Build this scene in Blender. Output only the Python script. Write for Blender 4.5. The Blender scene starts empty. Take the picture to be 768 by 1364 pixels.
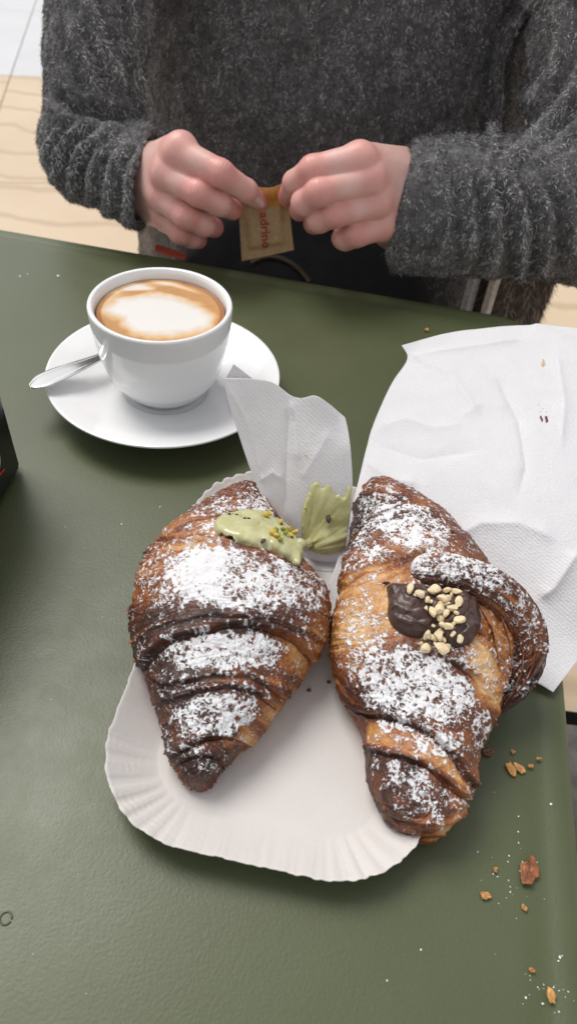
import bpy, bmesh, math, random
import numpy as np
from mathutils import Vector, Matrix
from mathutils.bvhtree import BVHTree

sc = bpy.context.scene
COL = sc.collection
rng = np.random.default_rng(7)
random.seed(7)

# ------------------------------------------------------------------ camera
F_PX, PITCH, ROLL, CAM_H = 927.0, math.radians(46.75), math.radians(6.63), 0.2949
CX, CY = 384.0, 682.0
_c, _s = math.cos(PITCH), math.sin(PITCH)
FW = np.array([0, _c, -_s]); _up = np.array([0, _s, _c]); _rt = np.array([1.0, 0, 0])
RT = math.cos(ROLL) * _rt + math.sin(ROLL) * _up
UP = -math.sin(ROLL) * _rt + math.cos(ROLL) * _up
EYE = np.array([0, 0, CAM_H])
cam = bpy.data.cameras.new('camera'); camo = bpy.data.objects.new('camera', cam); COL.objects.link(camo)
M = Matrix.Identity(4)
for i in range(3):
    M[i][0] = RT[i]; M[i][1] = UP[i]; M[i][2] = -FW[i]; M[i][3] = EYE[i]
camo.matrix_world = M
cam.sensor_fit = 'VERTICAL'; cam.sensor_height = 34.6; cam.lens = 34.6 * F_PX / 1364.0
cam.clip_start = 0.01; cam.clip_end = 200
cam.dof.use_dof = True; cam.dof.focus_distance = 0.345; cam.dof.aperture_fstop = 12
sc.camera = camo

# ------------------------------------------------------------------ light
SUN_EL, SUN_AZ = math.radians(60), math.radians(-48)      # azimuth from +Y towards +X
w = bpy.data.worlds.new('World'); sc.world = w; w.use_nodes = True
nt = w.node_tree; nt.nodes.clear()
sky = nt.nodes.new('ShaderNodeTexSky'); sky.sky_type = 'NISHITA'; sky.sun_disc = False
sky.sun_elevation = SUN_EL; sky.sun_rotation = SUN_AZ
sky.air_density = 1.0; sky.dust_density = 1.5; sky.ozone_density = 1.0
hs = nt.nodes.new('ShaderNodeHueSaturation'); hs.inputs['Saturation'].default_value = 0.12
bg = nt.nodes.new('ShaderNodeBackground'); bg.inputs['Strength'].default_value = 0.15
wo = nt.nodes.new('ShaderNodeOutputWorld')
nt.links.new(sky.outputs[0], hs.inputs['Color']); nt.links.new(hs.outputs[0], bg.inputs['Color'])
nt.links.new(bg.outputs[0], wo.inputs['Surface'])
sd = bpy.data.lights.new('sun', 'SUN'); sd.energy = 1.75; sd.angle = math.radians(28); sd.color = (1.0, 0.965, 0.92)
so = bpy.data.objects.new('sun', sd); COL.objects.link(so)
sdir = Vector((math.sin(SUN_AZ) * math.cos(SUN_EL), math.cos(SUN_AZ) * math.cos(SUN_EL), math.sin(SUN_EL)))
so.rotation_euler = sdir.to_track_quat('Z', 'Y').to_euler()
sc.view_settings.view_transform = 'Standard'; sc.view_settings.look = 'None'
sc.view_settings.gamma = 1.0; sc.view_settings.use_curve_mapping = False
sc.view_settings.exposure = 0.33

# ------------------------------------------------------------------ helpers
def ray(x, y): return FW + RT * ((x - CX) / F_PX) + UP * ((CY - y) / F_PX)
def Pz(x, y, z=0.0):
    d = ray(x, y); return EYE + d * ((z - CAM_H) / d[2])
def Py(x, y, Y):
    d = ray(x, y); return EYE + d * (Y / d[1])
def proj(P):
    d = P - EYE; z = d @ FW
    return np.stack([CX + F_PX * (d @ RT) / z, CY - F_PX * (d @ UP) / z], -1)
def sstep(a, b, x):
    t = np.clip((x - a) / (b - a), 0, 1); return t * t * (3 - 2 * t)

def _hash(ix, iy, iz, seed):
    h = (ix.astype(np.int64) * 374761393 + iy.astype(np.int64) * 668265263 + iz.astype(np.int64) * 2147483647 + seed * 974711) & 0xffffffff
    h = ((h ^ (h >> 13)) * 1274126177) & 0xffffffff
    h = ((h ^ (h >> 16)) * 2246822519) & 0xffffffff
    return ((h ^ (h >> 15)) & 0xffffff).astype(np.float64) / 0xffffff
def vn(P, seed=0):
    """value noise 0..1 at points P (N,3)"""
    P = np.asarray(P, float); i = np.floor(P); f = P - i; f = f * f * (3 - 2 * f)
    i = i.astype(np.int64); out = 0
    for dx in (0, 1):
        wx = f[..., 0] if dx else 1 - f[..., 0]
        for dy in (0, 1):
            wy = f[..., 1] if dy else 1 - f[..., 1]
            for dz in (0, 1):
                wz = f[..., 2] if dz else 1 - f[..., 2]
                out = out + wx * wy * wz * _hash(i[..., 0] + dx, i[..., 1] + dy, i[..., 2] + dz, seed)
    return out
def fbm(P, seed=0, o=3):
    a, s, t = 1.0, 0, 0
    for k in range(o):
        s = s + a * vn(P * 2.03 ** k + k * 17.3, seed + k); t += a; a *= 0.5
    return s / t

def link(name, me, mat=None, parent=None, smooth=True):
    o = bpy.data.objects.new(name, me); COL.objects.link(o)
    if mat is not None: me.materials.append(mat)
    if parent is not None: o.parent = parent
    return o
def mk(name, V, Fc, mat=None, parent=None, smooth=True, attrs=None, uv=None):
    """mesh object from numpy vertices and an (N,3|4) face array or list of such arrays"""
    V = np.ascontiguousarray(V, dtype=np.float32).reshape(-1, 3)
    Fl = Fc if isinstance(Fc, list) else [Fc]
    me = bpy.data.meshes.new(name)
    me.vertices.add(len(V)); me.vertices.foreach_set('co', V.ravel())
    loops = np.concatenate([f.ravel() for f in Fl]).astype(np.int32)
    tot = np.concatenate([np.full(len(f), f.shape[1]) for f in Fl]).astype(np.int32)
    st = np.concatenate([[0], np.cumsum(tot)[:-1]]).astype(np.int32)
    me.loops.add(len(loops)); me.loops.foreach_set('vertex_index', loops)
    me.polygons.add(len(tot)); me.polygons.foreach_set('loop_start', st)
    try: me.polygons.foreach_set('loop_total', tot)
    except Exception: pass
    me.update(calc_edges=True); me.validate()
    if smooth: me.polygons.foreach_set('use_smooth', np.ones(len(me.polygons), dtype=bool))
    if attrs:
        for k, a in attrs.items():
            a = np.asarray(a, dtype=np.float32)
            if a.ndim == 1:
                at = me.attributes.new(k, 'FLOAT', 'POINT'); at.data.foreach_set('value', a.ravel())
            else:
                at = me.attributes.new(k, 'FLOAT_VECTOR', 'POINT'); at.data.foreach_set('vector', a.ravel())
    return link(name, me, mat, parent)
def tag(o, label=None, cat=None, group=None, kind=None):
    if label: o['label'] = label
    if cat: o['category'] = cat
    if group: o['group'] = group
    if kind: o['kind'] = kind
    return o
def empty(name, loc=(0, 0, 0)):
    o = bpy.data.objects.new(name, None); COL.objects.link(o); o.location = loc; o.empty_display_size = 0.01
    return o
def settle(root):
    """children are built in world coordinates: keep them there under a moved root"""
    inv = Matrix.Translation(root.location).inverted()
    for c in root.children: c.matrix_parent_inverse = inv
def gridfaces(n, m, closed_n=False, closed_m=False):
    i = np.arange(n if closed_n else n - 1); j = np.arange(m if closed_m else m - 1)
    I, J = np.meshgrid(i, j, indexing='ij'); I2 = (I + 1) % n; J2 = (J + 1) % m
    return np.stack([I * m + J, I2 * m + J, I2 * m + J2, I * m + J2], -1).reshape(-1, 4)
def lathe(prof, n=96):
    prof = np.array(prof, float); a = np.linspace(0, 2 * np.pi, n, endpoint=False)
    V = np.stack([prof[:, None, 0] * np.cos(a), prof[:, None, 0] * np.sin(a), prof[:, None, 1] + 0 * a], -1)
    Fq = gridfaces(len(prof), n, False, True)[:, ::-1]
    return V.reshape(-1, 3), Fq
def smooth_curve(pts, n=200, k=None):
    """dense resample of a polyline, gaussian-smoothed"""
    pts = np.array(pts, float); m = len(pts)
    t = np.linspace(0, m - 1, n)
    out = np.stack([np.interp(t, np.arange(m), pts[:, c]) for c in range(pts.shape[1])], -1)
    r = k if k else max(2, int(n / m * 0.55))
    w = np.exp(-0.5 * (np.arange(-2 * r, 2 * r + 1) / (r * 0.8)) ** 2); w /= w.sum()
    ext = np.concatenate([2 * out[:1] - out[1:2 * r + 1][::-1], out, 2 * out[-1:] - out[-2 * r - 1:-1][::-1]])
    return np.stack([np.convolve(ext[:, c], w, 'valid') for c in range(out.shape[1])], -1)
def tube(pts, rad, n=12, caps=True, flat=None):
    """swept tube; rad scalar/array; flat=(up vector, ratio) flattens the section"""
    pts = np.array(pts, float); m = len(pts); rad = np.broadcast_to(np.array(rad, float), (m,))
    T = np.gradient(pts, axis=0); T /= np.linalg.norm(T, axis=1, keepdims=True) + 1e-12
    up = np.array(flat[0] if flat is not None else (0.13, 0.21, 0.97), float)
    S = np.cross(T, up); S /= np.linalg.norm(S, axis=1, keepdims=True) + 1e-12
    U = np.cross(S, T); a = np.linspace(0, 2 * np.pi, n, endpoint=False)
    q = flat[1] if flat is not None else 1.0
    V = pts[:, None] + rad[:, None, None] * (np.cos(a)[None, :, None] * S[:, None] + q * np.sin(a)[None, :, None] * U[:, None])
    Fq = gridfaces(m, n, False, True)
    V = V.reshape(-1, 3)
    if caps:
        V = np.concatenate([V, pts[:1], pts[-1:]]); a0 = len(V) - 2
        j = np.arange(n); j2 = (j + 1) % n
        t1 = np.stack([j, j2, np.full(n, a0)], -1); t2 = np.stack([(m - 1) * n + j2, (m - 1) * n + j, np.full(n, a0 + 1)], -1)
        return V, [Fq[:, ::-1], t1[:, ::-1], t2[:, ::-1]]
    return V, [Fq[:, ::-1]]

def pl_dist(XY, pl):
    """signed px distance to polyline (positive = above it in the photo), and arclength"""
    pl = np.array(pl, float); best = np.full(len(XY), 1e9); sg = np.ones(len(XY)); al = np.zeros(len(XY)); acc = 0
    for a, b in zip(pl[:-1], pl[1:]):
        d = b - a; L = np.hypot(*d); t = np.clip(((XY - a) @ d) / (L * L), 0, 1)
        q = XY - (a + t[:, None] * d); r = np.hypot(q[:, 0], q[:, 1])
        s = np.where(d[0] * (XY[:, 1] - a[1]) - d[1] * (XY[:, 0] - a[0]) < 0, 1.0, -1.0)
        k = r < best - 1e-6
        best = np.where(k, r, best); sg = np.where(k, s, sg); al = np.where(k, acc + t * L, al); acc += L
    return best * sg, al, acc
def in_poly(XY, poly):
    poly = np.array(poly, float); ins = np.zeros(len(XY), bool); dist = np.full(len(XY), 1e9)
    for a, b in zip(poly, np.roll(poly, -1, 0)):
        c = ((a[1] > XY[:, 1]) != (b[1] > XY[:, 1])) & (XY[:, 0] < (b[0] - a[0]) * (XY[:, 1] - a[1]) / (b[1] - a[1] + 1e-12) + a[0])
        ins ^= c
        d = b - a; t = np.clip(((XY - a) @ d) / (d @ d + 1e-12), 0, 1); q = XY - (a + t[:, None] * d)
        dist = np.minimum(dist, np.hypot(q[:, 0], q[:, 1]))
    return np.where(ins, dist, -dist)
def blob(XY, cx, cy, rx, ry, ang=0, soft=0.35):
    c, s = math.cos(math.radians(ang)), math.sin(math.radians(ang)); dx, dy = XY[:, 0] - cx, XY[:, 1] - cy
    u, v = (dx * c + dy * s) / rx, (-dx * s + dy * c) / ry
    return 1 - sstep(1 - soft, 1 + soft, np.hypot(u, v))

# signed-distance modelling
def surface_nets(S, o, h):
    neg = S < 0; nx, ny, nz = S.shape
    cs = [(a, b, c) for a in (0, 1) for b in (0, 1) for c in (0, 1)]
    sl = lambda A, c: A[c[0]:nx - 1 + c[0], c[1]:ny - 1 + c[1], c[2]:nz - 1 + c[2]]
    cnt = sum(sl(neg, c).astype(np.int8) for c in cs); act = (cnt > 0) & (cnt < 8)
    idx = np.argwhere(act); n = len(idx); imap = np.full(act.shape, -1, np.int64); imap[act] = np.arange(n)
    acc = np.zeros((n, 3)); num = np.zeros(n); val = {c: S[idx[:, 0] + c[0], idx[:, 1] + c[1], idx[:, 2] + c[2]] for c in cs}
    for a in cs:
        for ax in range(3):
            if a[ax] == 0:
                b = tuple(1 if k == ax else a[k] for k in range(3)); va, vb = val[a], val[b]
                m = (va < 0) != (vb < 0); t = np.where(m, va / np.where(m, va - vb, 1), 0)
                p = np.array(a, float)[None] + 0 * acc; p[:, ax] += t
                acc += p * m[:, None]; num += m
    V = (idx + acc / np.maximum(num, 1)[:, None]) * h + o
    Fs = []
    for ax in range(3):
        s0 = [slice(None)] * 3; s1 = [slice(None)] * 3; s0[ax] = slice(0, -1); s1[ax] = slice(1, None)
        A, B = neg[tuple(s0)], neg[tuple(s1)]; ch = A != B
        q = np.argwhere(ch); u, v = [k for k in range(3) if k != ax]
        q = q[(q[:, u] > 0) & (q[:, v] > 0) & (q[:, u] < S.shape[u] - 1) & (q[:, v] < S.shape[v] - 1)]
        d = A[q[:, 0], q[:, 1], q[:, 2]]
        def cell(du, dv):
            r = q.copy(); r[:, u] -= du; r[:, v] -= dv; return imap[r[:, 0], r[:, 1], r[:, 2]]
        f = np.stack([cell(1, 1), cell(0, 1), cell(0, 0), cell(1, 0)], -1)
        flip = d if ax != 1 else ~d
        f = np.where(flip[:, None], f, f[:, ::-1]); Fs.append(f)
    Fa = np.concatenate(Fs); Fa = Fa[(Fa >= 0).all(1)]
    return V, Fa
def relax(V, Fa, it=2, k=0.5):
    e = np.concatenate([Fa[:, [0, 1]], Fa[:, [1, 2]], Fa[:, [2, 3]], Fa[:, [3, 0]]])
    for _ in range(it):
        acc = np.zeros_like(V); n = np.zeros(len(V))
        for c in range(3): acc[:, c] = np.bincount(e[:, 0], V[e[:, 1], c], len(V)) + np.bincount(e[:, 1], V[e[:, 0], c], len(V))
        n = np.bincount(e[:, 0], minlength=len(V)) + np.bincount(e[:, 1], minlength=len(V))
        V = V + k * (acc / np.maximum(n, 1)[:, None] - V)
    return V
def vnormals(V, Fa):
    a = np.cross(V[Fa[:, 2]] - V[Fa[:, 0]], V[Fa[:, 3]] - V[Fa[:, 1]]) if Fa.shape[1] == 4 else np.cross(V[Fa[:, 1]] - V[Fa[:, 0]], V[Fa[:, 2]] - V[Fa[:, 0]])
    N = np.zeros_like(V)
    for k in range(Fa.shape[1]):
        for c in range(3): N[:, c] += np.bincount(Fa[:, k], a[:, c], len(V))
    return N / (np.linalg.norm(N, axis=1, keepdims=True) + 1e-12)
def smin(a, b, k):
    h = np.clip(0.5 + 0.5 * (b - a) / k, 0, 1); return b * (1 - h) + a * h - k * h * (1 - h)
def cone(G, a, b, ra, rb):
    a = np.array(a, np.float32); b = np.array(b, np.float32); d = b - a; t = np.clip(((G - a) @ d) / (d @ d), 0, 1)
    q = G - (a + t[..., None] * d)
    return np.sqrt((q * q).sum(-1)) - (ra + (rb - ra) * t)
def grid(lo, hi, h):
    ax = [np.arange(lo[k], hi[k] + h, h, dtype=np.float32) for k in range(3)]
    return np.stack(np.meshgrid(*ax, indexing='ij'), -1), np.array(lo, float)

# materials
def mat(name):
    m = bpy.data.materials.new(name); m.use_nodes = True
    t = m.node_tree; b = t.nodes['Principled BSDF']
    return m, t, b
def N(t, typ, **kw):
    n = t.nodes.new(typ)
    for k, v in kw.items():
        if k.startswith('_'): setattr(n, k[1:], v)
        else:
            key = int(k[1:]) if k[0] == 'i' and k[1:].isdigit() else k.replace('__', ' ')
            if isinstance(v, bpy.types.NodeSocket): t.links.new(v, n.inputs[key])
            else: n.inputs[key].default_value = v
    return n
def coords(t, kind='Object'): return t.nodes.new('ShaderNodeTexCoord').outputs[kind]
def noise(t, scale, vec=None, detail=2.0, rough=0.5):
    n = t.nodes.new('ShaderNodeTexNoise'); n.inputs['Scale'].default_value = scale; n.inputs['Detail'].default_value = detail
    n.inputs['Roughness'].default_value = rough
    t.links.new(vec if vec is not None else coords(t), n.inputs['Vector']); return n.outputs['Fac']
def ramp(t, fac, stops):
    r = t.nodes.new('ShaderNodeValToRGB'); cr = r.color_ramp
    while len(cr.elements) > 1: cr.elements.remove(cr.elements[-1])
    for i, (p, c) in enumerate(stops):
        e = cr.elements[0] if i == 0 else cr.elements.new(p)
        e.position = p; e.color = (*c, 1) if not isinstance(c, float) else (c, c, c, 1)
    t.links.new(fac, r.inputs[0]); return r.outputs[0]
def mixc(t, fac, a, b, mode='MIX'):
    m = t.nodes.new('ShaderNodeMix'); m.data_type = 'RGBA'; m.blend_type = mode
    for s, v in ((m.inputs[0], fac), (m.inputs[6], a), (m.inputs[7], b)):
        if isinstance(v, bpy.types.NodeSocket): t.links.new(v, s)
        elif isinstance(v, (int, float)): s.default_value = v
        else: s.default_value = (*v, 1)
    return m.outputs[2]
def math_(t, op, a, b=None, c=None):
    m = t.nodes.new('ShaderNodeMath'); m.operation = op
    for i, v in enumerate((a, b, c)):
        if v is None: continue
        if isinstance(v, bpy.types.NodeSocket): t.links.new(v, m.inputs[i])
        else: m.inputs[i].default_value = v
    return m.outputs[0]
def bump(t, b, h, strength=0.3, dist=0.001, prev=None):
    n = t.nodes.new('ShaderNodeBump'); n.inputs['Strength'].default_value = strength; n.inputs['Distance'].default_value = dist
    t.links.new(h, n.inputs['Height'])
    if prev is not None: t.links.new(prev, n.inputs['Normal'])
    t.links.new(n.outputs[0], b.inputs['Normal']); return n.outputs[0]
def attr(t, name): a = t.nodes.new('ShaderNodeAttribute'); a.attribute_name = name; return a
def simple(name, col, rough=0.5, metal=0.0, nscale=None, var=0.12, bs=None, bstr=0.2, bdist=0.0005, coat=0.0, sss=0.0):
    m, t, b = mat(name)
    b.inputs['Roughness'].default_value = rough; b.inputs['Metallic'].default_value = metal
    b.inputs['Base Color'].default_value = (*col, 1); b.inputs['Coat Weight'].default_value = coat
    if sss: b.inputs['Subsurface Weight'].default_value = sss; b.inputs['Subsurface Scale'].default_value = 0.004
    if nscale:
        f = noise(t, nscale, detail=4)
        lo = tuple(c * (1 - var) for c in col); hi = tuple(min(1, c * (1 + var)) for c in col)
        t.links.new(ramp(t, f, [(0.3, lo), (0.7, hi)]), b.inputs['Base Color'])
    if bs: bump(t, b, noise(t, bs, detail=3), bstr, bdist)
    return m
def L(t, a, b): t.links.new(a, b)

# ------------------------------------------------------------------ materials
def m_table():
    m, t, b = mat('green_painted_metal'); c = coords(t)
    f = noise(t, 9, c, 4, .6)
    L(t, ramp(t, f, [(0.3, (0.068, 0.080, 0.035)), (0.7, (0.080, 0.093, 0.043))]), b.inputs['Base Color'])
    L(t, ramp(t, noise(t, 22, c, 4, .7), [(0.35, 0.36), (0.7, 0.45)]), b.inputs['Roughness'])
    b.inputs['Specular IOR Level'].default_value = 0.45
    v = t.nodes.new('ShaderNodeTexVoronoi'); v.inputs['Scale'].default_value = 760; v.feature = 'SMOOTH_F1'
    L(t, c, v.inputs['Vector'])
    h = math_(t, 'ADD', math_(t, 'MULTIPLY', v.outputs['Distance'], 0.8), noise(t, 900, c, 2))
    h2 = math_(t, 'ADD', h, math_(t, 'MULTIPLY', noise(t, 14, c, 2), 0.8))
    bump(t, b, h2, 0.15, 0.00035)
    return m
M_TABLE = m_table()
M_PORC = simple('white_porcelain', (0.80, 0.80, 0.80), 0.09, coat=0.3)
M_STEEL = simple('polished_steel', (0.72, 0.71, 0.70), 0.16, 1.0)
M_BLACKP = simple('black_plastic', (0.008, 0.009, 0.010), 0.32)
M_BLACKG = simple('black_gloss_metal', (0.012, 0.014, 0.013), 0.12)
M_WHITEINK = simple('white_ink', (0.78, 0.78, 0.76), 0.5)
M_REDINK = simple('red_ink', (0.60, 0.03, 0.03), 0.5)
def m_paper(name, col, emb=700, strength=0.35, fine=True):
    m, t, b = mat(name); c = coords(t)
    L(t, ramp(t, noise(t, 60, c, 5, .6), [(0.3, tuple(x * 0.96 for x in col)), (0.7, col)]), b.inputs['Base Color'])
    b.inputs['Roughness'].default_value = 0.85; b.inputs['Specular IOR Level'].default_value = 0.2
    h = noise(t, emb, c, 2)
    if fine:
        wv = t.nodes.new('ShaderNodeTexWave'); wv.inputs['Scale'].default_value = 210; wv.inputs['Distortion'].default_value = 3.0
        wv.inputs['Detail'].default_value = 2; wv.inputs['Detail Scale'].default_value = 4; wv.bands_direction = 'DIAGONAL'; L(t, c, wv.inputs['Vector'])
        h = math_(t, 'ADD', h, math_(t, 'MULTIPLY', wv.outputs['Fac'], 0.25))
    h = math_(t, 'ADD', h, math_(t, 'MULTIPLY', noise(t, 90, c, 3), 1.2))
    bump(t, b, h, strength, 0.0005)
    return m
def m_napkin(mixv, nm):
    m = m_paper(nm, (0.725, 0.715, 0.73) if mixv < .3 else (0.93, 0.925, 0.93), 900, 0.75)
    t = m.node_tree; b = t.nodes['Principled BSDF']; out = t.nodes['Material Output']
    tr = t.nodes.new('ShaderNodeBsdfTranslucent'); tr.inputs['Color'].default_value = (0.93, 0.92, 0.93, 1)
    mx = t.nodes.new('ShaderNodeMixShader'); mx.inputs[0].default_value = mixv
    L(t, b.outputs[0], mx.inputs[1]); L(t, tr.outputs[0], mx.inputs[2]); L(t, mx.outputs[0], out.inputs['Surface'])
    return m
M_NAP = m_napkin(.14, 'white_tissue'); M_NAPT = m_napkin(.50, 'brightened_white_tissue')  # standing napkin's copy: colour lightened to offset its side turned from the sun
M_TRAY = m_paper('pressed_card', (0.62, 0.585, 0.56), 500, 0.22, False)
def m_coffee():
    m, t, b = mat('latte_foam')
    fa = attr(t, 'foam').outputs['Fac']; c = coords(t)
    f = math_(t, 'ADD', fa, math_(t, 'MULTIPLY', math_(t, 'SUBTRACT', noise(t, 160, c, 4, .7), 0.5), 0.12))
    L(t, ramp(t, f, [(0.0, (0.30, 0.115, 0.030)), (0.28, (0.47, 0.225, 0.075)), (0.5, (0.66, 0.42, 0.21)), (0.66, (0.66, 0.56, 0.45)), (0.85, (0.71, 0.68, 0.645))]), b.inputs['Base Color'])
    b.inputs['Roughness'].default_value = 0.38; b.inputs['Subsurface Weight'].default_value = 0.25; b.inputs['Subsurface Scale'].default_value = 0.003
    bump(t, b, noise(t, 900, c, 2), 0.15, 0.0003)
    return m
def m_croissant():
    m, t, b = mat('baked_pastry'); c = coords(t)
    bake = attr(t, 'bake').outputs['Fac']; sug = attr(t, 'sugar').outputs['Fac']
    f = math_(t, 'ADD', bake, math_(t, 'MULTIPLY', math_(t, 'SUBTRACT', noise(t, 420, c, 4, .7), 0.5), 0.55))
    col = ramp(t, f, [(0.0, (0.72, 0.47, 0.23)), (0.22, (0.50, 0.235, 0.072)), (0.42, (0.32, 0.105, 0.026)), (0.62, (0.155, 0.044, 0.014)), (0.82, (0.085, 0.026, 0.011)), (1.0, (0.036, 0.013, 0.008))])
    s2 = math_(t, 'ADD', sug, math_(t, 'MULTIPLY', math_(t, 'SUBTRACT', noise(t, 1700, c, 3, .7), 0.5), 1.5))
    s3 = ramp(t, s2, [(0.18, 0.0), (0.45, 0.38), (0.85, 1.0)])
    colS = mixc(t, s3, col, (0.74, 0.73, 0.74))
    L(t, colS, b.inputs['Base Color'])
    r0 = ramp(t, noise(t, 260, c, 3), [(0.3, 0.30), (0.7, 0.5)])
    L(t, mixc(t, s3, r0, (0.9, 0.9, 0.9)), b.inputs['Roughness'])
    b.inputs['Subsurface Weight'].default_value = 0.06; b.inputs['Subsurface Scale'].default_value = 0.002
    h = math_(t, 'ADD', math_(t, 'MULTIPLY', noise(t, 700, c, 4, .7), 0.8), math_(t, 'MULTIPLY', s3, 0.7))
    bump(t, b, h, 0.8, 0.0006)
    return m
M_CROIS = m_croissant()
def m_pistachio():
    m, t, b = mat('pistachio_cream'); c = coords(t)
    L(t, ramp(t, noise(t, 130, c, 4, .6), [(0.3, (0.43, 0.42, 0.20)), (0.7, (0.54, 0.52, 0.30))]), b.inputs['Base Color'])
    b.inputs['Roughness'].default_value = 0.2; b.inputs['Subsurface Weight'].default_value = 0.25; b.inputs['Subsurface Scale'].default_value = 0.003
    bump(t, b, noise(t, 300, c, 2), 0.15, 0.0005); return m
M_PIST = m_pistachio()
M_SMEAR = simple('smeared_pistachio_cream', (0.62, 0.60, 0.29), 0.13, nscale=160, var=0.14, bs=300, bstr=0.25)
M_CHOC = simple('chocolate_cream', (0.060, 0.030, 0.024), 0.38, nscale=300, var=0.25, bs=700, bstr=0.35)
M_NUT = simple('chopped_nut', (0.82, 0.66, 0.42), 0.55, nscale=500, var=0.22, bs=900, bstr=0.5, sss=0.15)
M_PNUT = simple('pistachio_crumb', (0.24, 0.26, 0.03), 0.6, nscale=700, var=0.4, bs=900, bstr=0.5)
M_PNUTY = simple('yellow_pistachio_crumb', (0.60, 0.43, 0.06), 0.6, nscale=700, var=0.3, bs=900, bstr=0.5)
M_PNUTD = simple('pistachio_skin', (0.06, 0.035, 0.03), 0.6, nscale=700, var=0.3)
M_FLAKE = simple('pastry_flake', (0.52, 0.26, 0.08), 0.5, nscale=500, var=0.4, bs=600, bstr=0.4)
M_FLAKED = simple('dark_pastry_flake', (0.22, 0.075, 0.025), 0.4, nscale=400, var=0.6, bs=600, bstr=0.4)
M_SUGAR = simple('powdered_sugar', (0.82, 0.82, 0.82), 0.9)
M_STAIN = simple('chocolate_stain', (0.10, 0.035, 0.02), 0.5)
M_STAINT = simple('caramel_stain', (0.50, 0.34, 0.20), 0.7)

# ------------------------------------------------------------------ floor
FLOOR_Z = -0.74
def m_stone(name, c0, c1, c2, wave=True):
    m, t, b = mat(name); c = coords(t)
    n = noise(t, 2.2, c, 5, .6)
    col = ramp(t, n, [(0.3, c0), (0.7, c1)])
    if wave:
        mp = t.nodes.new('ShaderNodeMapping'); mp.inputs['Rotation'].default_value = (0, 0, math.radians(96)); mp.inputs['Scale'].default_value = (1, .35, 1)
        L(t, c, mp.inputs['Vector'])
        wv = t.nodes.new('ShaderNodeTexWave'); wv.inputs['Scale'].default_value = 4.2; wv.inputs['Distortion'].default_value = 3.5
        wv.inputs['Detail'].default_value = 3; wv.inputs['Detail Scale'].default_value = 0.9; L(t, mp.outputs[0], wv.inputs['Vector'])
        col = mixc(t, ramp(t, wv.outputs['Fac'], [(0.0, 0.8), (0.12, 0.0)]), col, c2)
    L(t, col, b.inputs['Base Color']); b.inputs['Roughness'].default_value = 0.55
    bump(t, b, noise(t, 40, c, 4), 0.15, 0.003); return m
M_STONE = m_stone('tan_veined_stone', (0.51, 0.385, 0.255), (0.575, 0.445, 0.305), (0.42, 0.305, 0.195))
M_PALE = m_stone('pale_grey_stone', (0.50, 0.50, 0.51), (0.56, 0.56, 0.57), (0.5, 0.5, 0.5), False)
M_GROUT = simple('grout', (0.44, 0.35, 0.26), 0.9, nscale=30)
def plate(lx, ly, h, bev=0.002):
    bm = bmesh.new(); bmesh.ops.create_cube(bm, size=1)
    bmesh.ops.scale(bm, vec=(lx, ly, h), verts=bm.verts)
    bmesh.ops.bevel(bm, geom=[e for e in bm.edges], offset=bev, segments=1, affect='EDGES')
    me = bpy.data.meshes.new('tile'); bm.to_mesh(me); bm.free(); return me
g = mk('ground', [(-30, -10, FLOOR_Z - .006), (30, -10, FLOOR_Z - .006), (30, 50, FLOOR_Z - .006), (-30, 50, FLOOR_Z - .006)], np.array([[0, 1, 2, 3]]), M_GROUT)
tag(g, kind='structure')
floor = empty('floor', (0, 0, FLOOR_Z)); tag(floor, kind='structure')
TS = 1.15; me_t = plate(TS - .003, TS - .003, .012); me_t.materials.append(M_STONE)
me_p = plate(TS - .003, TS - .003, .012); me_p.materials.append(M_PALE)
ang = math.radians(14); ca, sa = math.cos(ang), math.sin(ang)
bound = Pz(50, 110, FLOOR_Z)
for i in range(-8, 7):
    for j in range(-1, 9):
        x, y = i * TS, j * TS
        wx, wy = ca * x - sa * y + bound[0], sa * x + ca * y + bound[1] - 3 * TS + TS / 2
        pale = j >= 3
        o = bpy.data.objects.new('floor_tile', me_p if pale else me_t); COL.objects.link(o); o.parent = floor
        o.location = (wx, wy, -0.006 + rng.uniform(-.0006, .0006)); o.rotation_euler = (0, 0, ang)

# ------------------------------------------------------------------ table
tab = empty('table', (-.15, .15, FLOOR_Z)); tag(tab, 'olive green metal cafe table with finely textured top', 'table')
A = Pz(0, 302); B = Pz(690, 421); e1 = (B - A)[:2]; e1 /= np.linalg.norm(e1)
C0 = Pz(753, 882); C1 = Pz(769, 1070); e2 = (C1 - C0)[:2]; e2 /= np.linalg.norm(e2)
# corner = intersection of far edge and right edge
tt = np.linalg.solve(np.stack([e1, -e2], 1), C0[:2] - A[:2]); K = A[:2] + e1 * tt[0]
WT, DT = 0.75, 0.80
poly = [K, K - e1 * WT, K - e1 * WT + e2 * DT, K + e2 * DT]
def round_poly(poly, r, inset, n=10):
    out = []; m = len(poly)
    for i in range(m):
        p = np.array(poly[i]); a = np.array(poly[i - 1]) - p; b = np.array(poly[(i + 1) % m]) - p
        a = a / np.linalg.norm(a); b = b / np.linalg.norm(b)
        bis = a + b; bis /= np.linalg.norm(bis); half = math.acos(np.clip(a @ b, -1, 1)) / 2
        c = p + bis * (r / math.sin(half)); rr = r - inset
        n0 = -(b - (b @ a) * a); n0 /= np.linalg.norm(n0); n1 = -(a - (a @ b) * b); n1 /= np.linalg.norm(n1)
        for k in range(n + 1):
            v = n0 * (1 - k / n) + n1 * (k / n); v /= np.linalg.norm(v); out.append(c + v * rr)
    return np.array(out)
rings = [(.006, -.030), (.0005, -.029), (0, -.026), (0, -.007), (.0006, -.0042), (.002, -.0018), (.0045, -.0004), (.0075, 0), (.011, -.0002), (.0135, -.0006), (.0165, -.0009), (.0195, -.0006), (.0225, -.0002), (.026, 0), (.03, 0)]
V = []; n = None
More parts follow.
